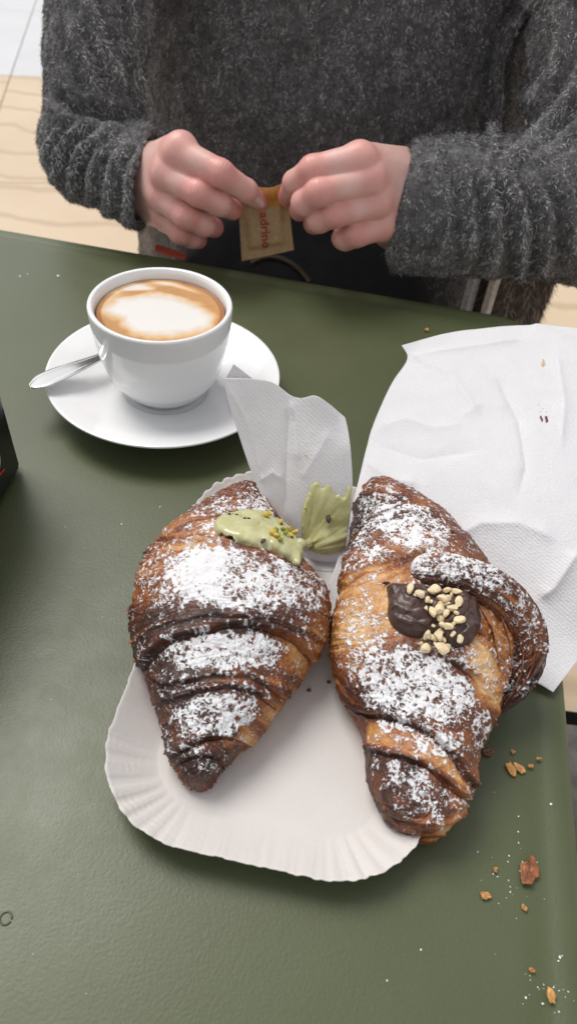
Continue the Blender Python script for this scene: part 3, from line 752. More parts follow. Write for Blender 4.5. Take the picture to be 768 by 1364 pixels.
# --- right croissant
cr2 = empty('croissant', (.075, .19, .003)); tag(cr2, 'sugar-dusted croissant filled with chocolate cream and chopped nuts, right one half off the tray', 'croissant', 'croissants on the paper tray')
RL = [(480, 649), (472, 664), (468, 700), (459, 740), (451, 775), (445, 805), (438, 845), (442, 880), (453, 922), (478, 960), (487, 995), (491, 1033), (503, 1062), (522, 1094), (538, 1118)]
RR = [(515, 645), (538, 661), (570, 683), (606, 714), (640, 752), (672, 800), (690, 850), (684, 900), (664, 945), (648, 975), (638, 1005), (624, 1043), (615, 1076), (602, 1104), (578, 1122)]
RH = [.020, .029, .037, .044, .049, .052, .052, .049, .044, .040, .037, .033, .028, .022, .016]
ER = [([(466, 672), (480, 664), (500, 655), (524, 662), (540, 674)], .0012, 10, -1),
      ([(462, 745), (466, 732), (487, 704), (524, 682), (557, 676), (582, 688), (596, 705)], .0022, 22, -1),
      ([(440, 795), (447, 787), (474, 765), (516, 748), (560, 735)], .0016, 30, 1),
      ([(603, 882), (637, 905), (648, 940), (652, 975), (645, 1000)], .0018, 14, 1),
      ([(636, 850), (651, 864), (670, 882), (673, 899), (671, 913), (664, 930), (655, 958)], .0030, 24, -1),
      ([(440, 925), (456, 942), (487, 950), (531, 955), (575, 975), (606, 1010), (622, 1040)], .0028, 26, 1),
      ([(478, 992), (487, 997), (527, 1004), (566, 1019), (597, 1041), (620, 1064)], .0024, 14, 1),
      ([(490, 1048), (500, 1060), (522, 1083), (560, 1093), (600, 1092), (618, 1080)], .0020, 18, 1),
      ([(515, 1090), (530, 1105), (555, 1112), (590, 1112)], .0010, 8, 1)]
ringD = [(483, 958), (531, 962), (575, 982), (606, 1016), (622, 1055), (597, 1038), (566, 1016), (527, 1001), (485, 993)]
def bakeR(uv, V, Nv):
    b = np.full(len(uv), .62)
    b -= .50 * blob(uv, 490, 800, 55, 60, -40, .6) + .36 * blob(uv, 455, 870, 30, 45, 0, .8) + .30 * blob(uv, 560, 725, 50, 18, 15, .7)
    b -= .42 * np.clip(in_poly(uv, ringD) / 6, 0, 1)
    b -= .45 * blob(uv, 645, 910, 16, 60, -22, .6) + .30 * blob(uv, 655, 850, 40, 55, -15, .5)
    b += .13 * blob(uv, 545, 1045, 70, 36, 22, .4) + .20 * blob(uv, 500, 930, 60, 25, 15, .7) + .18 * blob(uv, 545, 700, 60, 22, 20, .6) + .10 * blob(uv, 560, 900, 70, 50, 0, .8)
    b += .25 * blob(uv, 480, 700, 22, 60, 12, .7)
    b -= .20 * blob(uv, 570, 1108, 45, 18, 0, .6) + .15 * blob(uv, 612, 1070, 14, 40, 0, .6)
    b -= .30 * blob(uv, 500, 652, 30, 10, 0, .6)
    b -= .30 * (1 - sstep(-.7, .05, Nv[:, 2]))
    return b
def sugR(uv, V, Nv):
    d = .86 * blob(uv, 548, 912, 92, 48, 18, .35); d = np.maximum(d, .80 * blob(uv, 540, 702, 62, 30, 25, .4)); d = np.maximum(d, .62 * blob(uv, 500, 672, 35, 32, 0, .5))
    d = np.maximum(d, .56 * blob(uv, 485, 735, 40, 40, -40, .6)); d = np.maximum(d, .46 * blob(uv, 480, 850, 48, 70, -10, .6)); d = np.maximum(d, .72 * blob(uv, 470, 885, 26, 20, 0, .6))
    d = np.maximum(d, .62 * blob(uv, 555, 980, 70, 20, 22, .5)); d = np.maximum(d, .50 * blob(uv, 555, 1040, 66, 30, 20, .5)); d = np.maximum(d, .42 * blob(uv, 570, 1095, 45, 30, 0, .6))
    d = np.maximum(d, .52 * blob(uv, 625, 900, 34, 60, -30, .6)); d = np.maximum(d, .55 * blob(uv, 640, 970, 16, 45, 0, .6))
    d = d * (1 - .75 * blob(uv, 665, 850, 30, 55, -15, .4)) * (1 - .8 * blob(uv, 545, 1011, 75, 5, 22, .5))
    return np.maximum(d, .22)
bodyR, bvR, VR = build_body('crust', RL, RR, RH, .0032, .42, ER, bakeR, sugR, cr2, nT=560, nA=600, seed=300, lam=1.1)
# hollow on the right of the body is covered by the outer flap: a rolled band of dough with its own thickness
axp = [(545, 762, .0500, 20), (575, 763, .0535, 27), (610, 768, .0550, 29), (648, 784, .0530, 29), (678, 808, .0470, 28), (698, 840, .0390, 27), (700, 874, .0310, 25), (684, 905, .0245, 22), (664, 932, .0190, 17), (648, 955, .0160, 10)]
cen = np.array([Pz(x, y, z) for x, y, z, r in axp]); rad = np.array([r * np.linalg.norm(c - EYE) / F_PX for (x, y, z, r), c in zip(axp, cen)])
nT, nA = 420, 300
cc = smooth_curve(np.c_[cen, rad], nT, 18); cen, rad = cc[:, :3], cc[:, 3]
t = np.linspace(0, 1, nT); cap = np.ones(nT); k = t < .07; cap[k] = np.sqrt(1 - (1 - t[k] / .07) ** 2); k = t > .94; cap[k] = np.sqrt(np.clip(1 - ((t[k] - .94) / .06) ** 2, 0, 1)); cap = np.maximum(cap, .01)
T = np.gradient(cen, axis=0); T /= np.linalg.norm(T, axis=1, keepdims=True); S = np.cross(T, (0, 0, 1)); S /= np.linalg.norm(S, axis=1, keepdims=True); Uu = np.cross(S, T)
a = np.linspace(0, 2 * np.pi, nA, endpoint=False)
Nn = np.cos(a)[None, :, None] * S[:, None] + np.sin(a)[None, :, None] * Uu[:, None]
rr_ = rad[:, None] * cap[:, None] * (1 - .10 * (1 - np.abs(np.sin(a)))[None])
V = (cen[:, None] + rr_[..., None] * Nn).reshape(-1, 3); Nv = Nn.reshape(-1, 3); uv = proj(V)
al = np.repeat(t, nA); an = np.tile(a, nT)
Q = np.stack([np.cos(an) * 2.6 * 3.0, np.sin(an) * 2.6 * 3.0, al * 3.2], -1)
st = fbm(Q, 501, 4); st2 = fbm(Q * 2.4, 502, 3)
open_ = sstep(.45, .8, al)
disp = (.0030 * (st - .5) + .0016 * (st2 - .5)) * (.7 + .9 * open_) + .0010 * (fbm(V * 260, 503, 3) - .5) + .0018 * (fbm(V * 60, 504, 2) - .5)
inner = blob(uv, 640, 850, 60, 70, -10, .5)
bake = .80 + .10 * open_ + .8 * (st - .5) + .3 * (st2 - .5) - .18 * blob(uv, 690, 830, 40, 60, -30, .7) - .28 * blob(uv, 530, 760, 16, 20, 0, .6) - .15 * blob(uv, 560, 745, 50, 12, 0, .7)
n1 = sugar_noise(V, 500)
den = .86 * blob(uv, 590, 752, 78, 20, 8, .5); den = np.maximum(den, .50 * blob(uv, 650, 775, 60, 32, 35, .6)); den = np.maximum(den, .38 * blob(uv, 705, 835, 30, 70, -10, .6)); den = np.maximum(den, .34 * blob(uv, 680, 910, 40, 30, 0, .6))
den = den * sstep(-.05, .65, Nv[:, 2]); sug = sstep(-.30, .30, den * .74 - n1)
disp += .0005 * sug
V = V + Nv * (disp * np.repeat(cap, nA))[:, None]
flap = mk('outer_flap', V, gridfaces(nT, nA, False, True)[:, ::-1], M_CROIS, cr2, attrs={'bake': np.clip(bake, 0, 1), 'sugar': sug})
Vg = V.reshape(nT, nA, 3)[::3, ::3]; bvF = BVHTree.FromPolygons(Vg.reshape(-1, 3).tolist(), gridfaces(*Vg.shape[:2], False, True).tolist())
# thin torn dough leaves inside the hollow and along the flap's open end
for k, (pts, wv_) in enumerate([([(632, 800), (650, 830), (662, 862), (664, 895)], .0035), ([(645, 795), (668, 828), (680, 862), (679, 900)], .003), ([(690, 850), (697, 880), (690, 912), (668, 940)], .0028), ([(706, 845), (712, 875), (703, 905), (682, 930)], .0025)]):
    base = []
    for x, y in smooth_curve(pts, 40, 5):
        p, nn = hit(bvF if k > 1 else bvR, x, y)
        if p is None: p = Pz(x, y, .03)
        base.append(p)
    base = smooth_curve(np.array(base), 40, 3); q = np.linspace(-1, 1, 7); T_ = np.gradient(base, axis=0); T_ /= np.linalg.norm(T_, axis=1, keepdims=True)
    S_ = np.cross(T_, (0, 0, 1)); wd_ = wv_ * np.sin(np.linspace(.1, 3.04, 40))[:, None, None]
    V = base[:, None] + q[None, :, None] * wd_ * (S_[:, None] * .35 + np.array([0, 0, .9])) + .0006 * (vn((base * 400), k)[:, None, None] - .5)
    o = mk('torn_layer', V.reshape(-1, 3), gridfaces(40, 7), M_CROIS, cr2, attrs={'bake': np.clip(.45 + .2 * (k > 1) + .3 * (vn(V.reshape(-1, 3) * 500, k) - .5), 0, 1), 'sugar': .35 * (vn(V.reshape(-1, 3) * 900, 9) > .75)})
    m_ = o.modifiers.new('thick', 'SOLIDIFY'); m_.thickness = .0006
CHO = [(514, 783), (520, 778), (530, 781), (545, 780), (570, 784), (600, 786), (622, 792), (634, 806), (638, 822), (636, 842), (628, 856), (612, 864), (596, 862), (585, 848), (572, 846), (556, 851), (538, 847), (522, 836), (515, 820), (517, 800)]
def chsw(g_, V_):
    a_ = .0040 * blob(g_, 545, 812, 32, 30, 0, .9) + .0045 * blob(g_, 612, 825, 24, 32, -10, .9) - .0012 * blob(g_, 583, 835, 6, 26, 10, .8)
    r_ = np.hypot(g_[:, 0] - 552, (g_[:, 1] - 800) * 1.3); return a_ + .0005 * np.sin(r_ * .42 + 2 * vn(np.c_[g_ * .08, g_[:, 0] * 0], 3)) + .0004 * (fbm(np.c_[g_ * .3, g_[:, 0] * 0], 4) - .5)
cho, bvCh = blanket('chocolate_cream', CHO, bvR, .0035, M_CHOC, cr2, soft=12, swirl=chsw, upn=.4)
V, Fl = tube(smooth_curve([Pz(516, 785, .0500), Pz(519, 778, .0515), Pz(512, 776, .0535), Pz(508, 777, .0540)], 20, 2), np.linspace(.0016, .0002, 20), 8); mk('chocolate_peak', V, Fl, M_CHOC, cr2)
NUTS = [(548, 788, 5), (560, 796, 6), (567, 801, 4), (581, 791, 5.5), (572, 789, 3.5), (593, 789, 4), (607, 791, 5), (586, 800, 5), (598, 800, 4), (610, 806, 5.5), (580, 811, 6), (573, 816, 5), (592, 809, 5), (602, 813, 5.5), (596, 820, 4.5), (610, 826, 5.5), (584, 822, 4.5), (598, 836, 4.5), (590, 832, 4), (569, 842, 4.5), (582, 843, 6.5), (575, 851, 4), (611, 849, 4.2), (598, 861, 4), (566, 866, 5.5), (588, 866, 6.5), (560, 858, 3), (602, 843, 3), (591, 850, 3.5), (566, 850, 3.2), (553, 794, 2.5), (575, 803, 2.2), (601, 794, 2.4), (588, 796, 2.8), (566, 811, 2.6), (607, 818, 2.6), (590, 842, 2.4), (576, 834, 2.0), (604, 832, 2.2), (579, 858, 2.3), (596, 806, 3.2), (585, 817, 3.0)]
chunks('nut_piece', NUTS, [bvCh, bvR], M_NUT, cr2, sink=.25, mul=1.3)
chunks('loose_flake', [(652, 1003, 3.5), (487, 990, 2.5), (601, 707, 3), (645, 1000, 3), (512, 1075, 3), (530, 1098, 2.5)], [bvR], M_FLAKED, cr2, sink=.3, flatness=.6)
settle(cr2)

# ------------------------------------------------------------------ napkins
def catmull2(Cg, nu, nv):
    Cg = np.array(Cg, float)
    rows = [smooth_curve(r, nu, max(2, nu // (len(r) * 2))) for r in Cg]
    A_ = np.stack(rows); return np.stack([smooth_curve(A_[:, i], nv, max(2, nv // (len(Cg) * 2))) for i in range(nu)], 1)
def crease_disp(V, Nv, uv, lines):
    d = np.zeros(len(V))
    for pl, A_, w_ in lines:
        s_, al, tot = pl_dist(uv, pl); fade = sstep(0, .15, al / tot) * (1 - sstep(.8, 1, al / tot)) * .8 + .2
        d += A_ * np.exp(-(np.abs(s_) / w_)) * fade
    return V + Nv * d[:, None]
def gridnormals(P):
    Nn = np.cross(np.gradient(P, axis=1), np.gradient(P, axis=0)); Nn /= np.linalg.norm(Nn, axis=-1, keepdims=True) + 1e-12
    return Nn
BN = [[(430, 800, .0035), (540, 830, .0035), (640, 885, .0035), (701, 903, .0032), (735, 923, .0030)],
      [(450, 745, .010), (560, 760, .012), (665, 800, .012), (742, 840, .012), (790, 850, .010)],
      [(466, 690, .018), (580, 700, .022), (690, 720, .030), (770, 760, .032), (850, 790, .024)],
      [(481, 625, .020), (590, 625, .032), (690, 635, .040), (780, 660, .042), (880, 700, .034)],
      [(494, 570, .022), (590, 555, .037), (700, 550, .045), (790, 570, .048), (900, 610, .044)],
      [(524, 505, .030), (592, 490, .041), (700, 480, .049), (790, 495, .053), (910, 520, .052)],
      [(547, 480, .032), (600, 462, .042), (702, 450, .051), (790, 462, .054), (915, 480, .054)],
      [(534, 461, .0365), (598, 441, .043), (700, 429, .052), (790, 440, .055), (920, 455, .056)]]
Cg = [[Pz(*p) for p in r] for r in BN]
P = catmull2(Cg, 200, 260); Nn = gridnormals(P)
if Nn[100, 100, 2] < 0: Nn = -Nn
V = P.reshape(-1, 3); Nv = Nn.reshape(-1, 3); uv = proj(V)
V = V + Nv * (.0040 * (fbm(V * 16, 610, 3) - .5) + .0012 * (fbm(V * 60, 611, 2) - .5))[:, None]
V = crease_disp(V, Nv, uv, [([(540, 470), (566, 487), (600, 500), (640, 560)], .0026, 9), ([(498, 575), (540, 560), (580, 572), (620, 566)], .0022, 10), ([(705, 428), (745, 450), (790, 452)], .0020, 8),
                            ([(768, 735), (735, 785), (715, 800)], .0040, 10), ([(600, 720), (640, 700), (690, 700), (745, 722)], .0034, 14), ([(610, 560), (640, 540), (680, 545)], .0014, 9), ([(485, 615), (520, 640), (560, 648)], .0026, 9), ([(548, 482), (590, 470), (640, 462), (700, 452)], .0024, 5), ([(660, 500), (690, 560), (700, 620), (690, 660)], -.0022, 6), ([(500, 590), (560, 610), (640, 600)], -.0018, 7), ([(740, 470), (750, 540), (745, 600)], .0016, 6)])
V[:, 2] = np.maximum(V[:, 2], .0030)
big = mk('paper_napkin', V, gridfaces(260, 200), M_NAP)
tag(big, 'large white paper napkin spread behind and under the chocolate croissant', 'napkin', 'paper napkins')
sm = big.modifiers.new('thick', 'SOLIDIFY'); sm.thickness = .0003
Vg = V.reshape(260, 200, 3); bvN = BVHTree.FromPolygons(Vg[::2, ::2].reshape(-1, 3).tolist(), gridfaces(130, 100).tolist())
blanket('caramel_stain', [(719, 478), (724, 474), (728, 480), (726, 490), (721, 498), (718, 490)], bvN, .0003, M_STAINT, big, step=.8, soft=2, rag=2.0)
blanket('chocolate_stain', [(717, 556), (720, 553), (723, 560), (721, 564)], bvN, .0006, M_STAIN, big, step=.5, soft=2)
blanket('chocolate_stain', [(724, 555), (728, 554), (730, 562), (726, 565)], bvN, .0006, M_STAIN, big, step=.5, soft=2)
for q in [(716, 540), (722, 545), (727, 549), (719, 549)]: blanket('chocolate_stain', [(q[0] - 1, q[1] - 1), (q[0] + 1, q[1] - 1), (q[0] + 1, q[1] + 1), (q[0] - 1, q[1] + 1)], bvN, .0005, M_STAINT, big, step=.5, soft=1)

SN = [[(366, 790, .246), (385, 800, .243), (410, 812, .240), (436, 810, .240), (462, 800, .243)],
      [(366, 735, .250), (385, 742, .247), (404, 748, .244), (432, 742, .243), (457, 735, .247)],
      [(362, 690, .2535), (379, 696, .2520), (396, 700, .2475), (432, 700, .2470), (466, 694, .251)],
      [(341, 646, .2580), (362, 650, .2580), (380, 655, .2535), (425, 652, .2510), (470, 650, .2535)],
      [(325, 600, .2635), (350, 600, .2630), (380, 604, .2575), (425, 600, .2545), (467, 598, .2565)],
      [(308, 548, .2680), (338, 548, .2670), (380, 562, .2610), (422, 566, .2575), (463, 572, .2590)],
      [(297, 503, .2700), (330, 504, .2690), (364, 508, .2650), (412, 528, .2600), (459, 556, .2600)]]
SN[-1] = [(297, 503, .2700), (332, 504, .2690), (364, 507, .2660), (384, 527, .2625), (401, 532, .2605), (418, 525, .2595), (434, 534, .2590), (459, 556, .2600)]
def res8(r):
    r = np.array(r, float); tt_ = np.linspace(0, len(r) - 1, 8); return [tuple(np.interp(tt_, np.arange(len(r)), r[:, c])[i] for c in range(3)) for i in range(8)] if len(r) != 8 else r
Cg = [[Py(p[0], p[1], p[2] + (-.006, -.004, 0, .004, .009, .014, .018)[i]) for p in res8(r)] for i, r in enumerate(SN)]
P = catmull2(Cg, 160, 240); Nn = gridnormals(P)
if Nn[120, 80] @ (EYE - P[120, 80]) < 0: Nn = -Nn
V = P.reshape(-1, 3); Nv = Nn.reshape(-1, 3); uv = proj(V)
V = V + Nv * (.0022 * (fbm(V * 22, 620, 3) - .5) + .0009 * (fbm(V * 80, 621, 2) - .5))[:, None]
V = crease_disp(V, Nv, uv, [([(383, 540), (380, 600), (377, 693)], -.0022, 5), ([(300, 506), (330, 560), (352, 640)], .0010, 8), ([(385, 530), (395, 560), (397, 620)], .0015, 7), ([(345, 640), (365, 628), (378, 640)], .0015, 6), ([(400, 640), (425, 600), (440, 570)], .0010, 9)])
V[:, 2] = np.maximum(V[:, 2], .0038)
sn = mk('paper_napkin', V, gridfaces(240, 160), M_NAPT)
tag(sn, 'small white paper napkin standing up between the croissants, smeared with pistachio cream', 'napkin', 'paper napkins')
sm = sn.modifiers.new('thick', 'SOLIDIFY'); sm.thickness = .0003
Vg = V.reshape(240, 160, 3); bvS = BVHTree.FromPolygons(Vg[::2, ::2].reshape(-1, 3).tolist(), gridfaces(120, 80).tolist())
# folded second ply peeking out at the back
pl_ = [Py(311, 485, .2925), Py(336, 504, .290), Py(300, 505, .290), Py(318, 520, .289)]
mk('folded_ply', [pl_[0], pl_[1], pl_[3], pl_[2]], np.array([[0, 1, 2, 3]]), M_NAP, sn)
SM1 = [(401, 706), (400, 690), (404, 668), (410, 662), (412, 646), (419, 640), (426, 641), (430, 652), (436, 644), (442, 645), (446, 660), (452, 656), (458, 664), (461, 648), (466, 645), (469, 660), (469, 690), (463, 716), (456, 735), (430, 738), (408, 733), (401, 722)]
def smsw(g_, V_):
    a_ = np.arctan2(g_[:, 1] - 730, g_[:, 0] - 405); r_ = np.hypot(g_[:, 1] - 730, g_[:, 0] - 405)
    return .0006 * (fbm(np.stack([a_ * 9, r_ * .02, a_ * 0], -1), 8, 2) - .4) * 2.6 + .0025 * blob(g_, 440, 722, 30, 12, -15, .8)
smo, bvM = blanket('cream_smear', SM1, bvS, .0011, M_SMEAR, sn, soft=5, swirl=smsw, rag=1.8)
chunks('pistachio_piece', [(437, 690, 4.5)], [bvM, bvS], M_PNUTD, sn)
chunks('pistachio_piece', [(440, 690, 2.5), (408, 606, 1.6), (327, 544, .8), (407, 677, 2)], [bvM, bvS], M_PNUTY, sn)
# cream bridge between the croissant and the napkin
pa, _n = hit(bvC, 399, 724); pb, _n = hit(bvM, 412, 722)
if pa is not None and pb is not None:
    V, Fl = tube(smooth_curve([pa, pa * .6 + pb * .4 + np.array([0, 0, -.003]), pa * .3 + pb * .7 + np.array([0, 0, -.002]), pb], 30, 4), smooth_curve(np.array([[.0026], [.0028], [.0026], [.0022]]), 30, 4)[:, 0], 16)
    o = mk('cream_bridge', V, Fl, M_PIST, sn)

# ------------------------------------------------------------------ person
per = empty('person', (0, .80, FLOOR_Z)); tag(per, 'person in a fuzzy charcoal wool sweater sitting across the table, opening a sugar sachet', 'person')
def m_skin():
    m, t, b = mat('skin'); c = coords(t); red = attr(t, 'red').outputs['Fac']
    base = ramp(t, noise(t, 70, c, 4, .6), [(0.3, (0.64, 0.385, 0.335)), (0.7, (0.72, 0.46, 0.405))])
    f = math_(t, 'MULTIPLY', red, math_(t, 'ADD', 0.6, noise(t, 120, c, 3)))
    L(t, mixc(t, f, base, (0.66, 0.22, 0.19)), b.inputs['Base Color']); b.inputs['Roughness'].default_value = 0.45
    b.inputs['Subsurface Weight'].default_value = 0.30; b.inputs['Subsurface Radius'].default_value = (1, .35, .2); b.inputs['Subsurface Scale'].default_value = 0.003
    v = t.nodes.new('ShaderNodeTexVoronoi'); v.inputs['Scale'].default_value = 900; L(t, c, v.inputs['Vector'])
    bump(t, b, math_(t, 'ADD', v.outputs['Distance'], math_(t, 'MULTIPLY', noise(t, 260, c, 3), 1.5)), 0.22, 0.0004); return m
M_SKIN = m_skin()
M_NAIL = simple('fingernail', (0.72, 0.46, 0.42), 0.25, coat=.3)
def pxr(px, p): return px * np.linalg.norm(np.array(p) - EYE) / F_PX
def hand(fing, palm, wrist, extra=(), h=.0009):
    """fing: list of joint lists (px x, px y, depth Y, radius px); palm: list of (point, point) indices as cones"""
    J = [[(Py(x, y, Y), pxr(r, Py(x, y, Y))) for x, y, Y, r in f] for f in fing]
    PM = [((Py(a[0], a[1], a[2]), pxr(a[3], Py(a[0], a[1], a[2]))), (Py(b[0], b[1], b[2]), pxr(b[3], Py(b[0], b[1], b[2])))) for a, b in palm]
    allp = np.array([p for f in J for p, r in f] + [q[0] for pr in PM for q in pr]); G, o = grid(allp.min(0) - .024, allp.max(0) + .024, h)
    fs = None
    for f in J:
        s = None
        for (a, ra), (b, rb) in zip(f[:-1], f[1:]):
            q = cone(G, a, b, ra, rb); s = q if s is None else smin(s, q, .0035)
        fs = s if fs is None else smin(fs, s, .0006)
    ps = None
    for (a, ra), (b, rb) in PM:
        q = cone(G, a, b, ra, rb); ps = q if ps is None else smin(ps, q, .012)
    S = smin(fs, ps, .0050)
    V, Fa = surface_nets(S, o, h); V = relax(V, Fa, 2, .5); Nn = vnormals(V, Fa)
    if ((V - V.mean(0)) * Nn).sum() < 0: Fa = Fa[:, ::-1]; Nn = -Nn
    red = np.zeros(len(V))
    for f in J:
        for k, (p, r) in enumerate(f):
            wgt = (.36, .50, .34, .75)[min(k, 3)]; dd_ = np.linalg.norm(V - p, axis=1); red = np.maximum(red, wgt * np.exp(-(np.clip(dd_ - r, 0, 1) / (.0065)) ** 2))
            if k in (1, 2) and k < len(f) - 1:     # knuckle wrinkles
                ax = f[k + 1][0] - f[k - 1][0]; ax = ax / np.linalg.norm(ax); s_ = (V - p) @ ax
                V = V - Nn * (.00015 * np.exp(-(s_ / .0045) ** 2) * np.cos(s_ * 2400) * (dd_ < r * 1.6))[:, None]
    return V, Fa, np.clip(red, 0, 1), J
# hand on the left of the picture
LHF = [[(236, 203, .553, 18), (294, 231, .538, 15.5), (328, 254, .548, 13), (346, 269, .560, 10.5)],
       [(222, 233, .551, 17), (264, 257, .533, 15.5), (293, 271, .540, 14), (309, 279, .556, 12.5)],
       [(218, 264, .553, 16), (248, 288, .536, 15), (272, 299, .543, 13.5), (285, 303, .562, 12)],
       [(220, 288, .560, 15), (240, 310, .548, 13), (256, 317, .556, 11.5), (264, 320, .570, 10.5)],
       [(226, 232, .600, 18), (270, 222, .585, 14), (315, 244, .576, 12), (341, 266, .571, 10)]]
LHP = [((242, 197, .556, 19), (205, 225, .600, 26)), ((224, 228, .553, 18), (205, 240, .605, 28)), ((216, 260, .556, 18), (205, 255, .610, 28)), ((222, 290, .563, 17), (208, 268, .612, 26)),
       ((208, 243, .605, 40), (165, 240, .640, 42))]
V1, F1, r1_, JL = hand(LHF, LHP, None)
RHF = [[(480, 213, .545, 19), (416, 226, .535, 16), (392, 243, .545, 13.5), (381, 263, .558, 10.5)],
       [(492, 240, .540, 18.5), (424, 256, .524, 16.5), (404, 270, .530, 14.5), (399, 280, .545, 13)],
       [(500, 270, .541, 18.5), (446, 284, .527, 16.5), (425, 292, .532, 15.5), (418, 297, .548, 13.5)],
       [(506, 300, .544, 18), (474, 311, .533, 16), (460, 316, .538, 15), (455, 318, .553, 13)],
       [(520, 240, .600, 20), (460, 235, .585, 15), (410, 252, .575, 12), (383, 270, .568, 10)]]
RHP = [((478, 212, .548, 20), (535, 242, .592, 37)), ((492, 240, .544, 21), (538, 254, .597, 38)), ((500, 270, .546, 21), (538, 276, .600, 40)), ((508, 300, .551, 20), (533, 292, .602, 38)),
       ((535, 270, .600, 44), (585, 280, .635, 44))]
V2, F2, r2_, JR = hand(RHF, RHP, None)
# chest and neck inside the sweater, same body object
G, o = grid((-.16, .70, -.20), (.15, .92, .62), .012)
ell = lambda G, c, a, b_, hgt: (np.sqrt(((G[..., 0] - c[0]) / a) ** 2 + ((G[..., 1] - c[1]) / b_) ** 2) - 1) * min(a, b_)
S = smin(np.maximum(ell(G, (-.005, .82), .125, .085, 0), np.abs(G[..., 2] - .12) - .26), cone(G, (-.005, .82, .36), (-.005, .82, .50), .055, .05), .06)
V3, F3 = surface_nets(S, o, .012); V3 = relax(V3, F3, 2)
V = np.concatenate([V1, V2, V3]); Fa = np.concatenate([F1, F2 + len(V1), F3 + len(V1) + len(V2)])
body = mk('body', V, Fa, M_SKIN, per, attrs={'red': np.concatenate([r1_, r2_, np.zeros(len(V3))])})
bvB = BVHTree.FromPolygons(V.tolist(), Fa.tolist())
blanket('fingernail', [(339, 268), (344, 262), (351, 266), (354, 273), (350, 278), (343, 276)], bvB, .0007, M_NAIL, per, step=.8, soft=3)

def m_wool():
    m, t, b = mat('charcoal_wool'); c = coords(t)
    L(t, ramp(t, noise(t, 130, c, 5, .75), [(0.30, (0.040, 0.038, 0.039)), (0.55, (0.12, 0.115, 0.116)), (0.80, (0.28, 0.275, 0.275))]), b.inputs['Base Color'])
    b.inputs['Roughness'].default_value = 0.95; b.inputs['Specular IOR Level'].default_value = 0.1
    b.inputs['Sheen Weight'].default_value = 0.25; b.inputs['Sheen Roughness'].default_value = 0.6
    bump(t, b, noise(t, 240, c, 4, .7), 0.8, 0.002); return m
M_WOOL = m_wool()
def m_fibre(name, lo, hi):
    m, t, b = mat(name); f = attr(t, 'tone').outputs['Fac']
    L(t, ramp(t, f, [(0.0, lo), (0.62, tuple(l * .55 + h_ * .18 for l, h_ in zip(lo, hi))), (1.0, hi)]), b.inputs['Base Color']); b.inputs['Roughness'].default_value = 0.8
    b.inputs['Specular IOR Level'].default_value = 0.15
    return m
M_FIB = m_fibre('wool_fibre', (0.045, 0.043, 0.044), (0.60, 0.585, 0.58))
def fold(V, Nv, pls):
    uv = proj(V); d = np.zeros(len(V)); rg_ = np.zeros(len(V))
    for pl, A_, w_ in pls:
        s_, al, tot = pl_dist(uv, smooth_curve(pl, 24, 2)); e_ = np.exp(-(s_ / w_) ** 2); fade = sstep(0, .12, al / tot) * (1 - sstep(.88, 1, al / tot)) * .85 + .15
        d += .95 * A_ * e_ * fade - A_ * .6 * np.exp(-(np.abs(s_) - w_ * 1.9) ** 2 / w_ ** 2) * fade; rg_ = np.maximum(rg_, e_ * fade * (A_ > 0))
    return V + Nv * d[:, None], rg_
def fibres(name, V, Fa, n, length, width, matr, parent, seed, ridge=None, down=.7, tone_b=0.0):
    r = np.random.default_rng(seed); uvv = proj(V); Nn = vnormals(V, Fa)
    tri = np.concatenate([Fa[:, [0, 1, 2]], Fa[:, [0, 2, 3]]]); c = V[tri].mean(1); u_ = proj(c); nn = Nn[tri[:, 0]]
    ok = (u_[:, 0] > -160) & (u_[:, 0] < 930) & (u_[:, 1] > -220) & (u_[:, 1] < 520) & (((EYE - c) * nn).sum(1) > -.25 * np.linalg.norm(EYE - c, axis=1))
    tri = tri[ok]; ar = np.linalg.norm(np.cross(V[tri[:, 1]] - V[tri[:, 0]], V[tri[:, 2]] - V[tri[:, 0]]), axis=1)
    k = r.choice(len(tri), n, p=ar / ar.sum()); b_ = r.random((n, 2)); fl_ = b_.sum(1) > 1; b_[fl_] = 1 - b_[fl_]
    t3 = tri[k]; P0 = V[t3[:, 0]] + b_[:, :1] * (V[t3[:, 1]] - V[t3[:, 0]]) + b_[:, 1:] * (V[t3[:, 2]] - V[t3[:, 0]]); N0 = Nn[t3[:, 0]]
    D = r.normal(0, 1, (n, 3)) * .55 + np.array([0, 0, -1]) * down; D -= (D * N0).sum(1, keepdims=True) * N0; D /= np.linalg.norm(D, axis=1, keepdims=True) + 1e-9
    ln = length * r.uniform(.5, 1.5, n)[:, None]; lift = r.uniform(.08, .55, n)[:, None]; D2 = r.normal(0, 1, (n, 3)) * .45
    p1 = P0 + (D * .5 + N0 * lift * .6) * ln; p2 = P0 + (D + D2 * .6 + N0 * lift) * ln
    W_ = np.cross(D, EYE - P0 + r.normal(0, .15, (n, 3))); W_ /= np.linalg.norm(W_, axis=1, keepdims=True); wv_ = width * r.uniform(.6, 1.3, n)[:, None]
    P0 = P0 - N0 * .0006
    VV = np.stack([P0 - W_ * wv_ * .5, P0 + W_ * wv_ * .5, p1 + W_ * wv_ * .5, p1 - W_ * wv_ * .5, p2], 1).reshape(-1, 3)
    i = np.arange(n) * 5; Q = np.stack([i, i + 1, i + 2, i + 3], -1); T3 = np.stack([i + 3, i + 2, i + 4], -1)
    tone = r.random(n) ** 1.15 * .95 + .9 * (fbm(P0 * np.array([170, 170, 90]), seed, 3) - .5) + .35 * (fbm(P0 * 22, seed + 5, 2) - .5) + tone_b
    if ridge is not None: tone = tone + .0 + .44 * ridge[t3[:, 0]]  # fold crests coloured lighter, as if catching light from above
    o = mk(name, VV, [Q, T3], matr, parent, smooth=False, attrs={'tone': np.repeat(np.clip(tone, 0, 1), 5)}); tag(o, kind='stuff'); return o
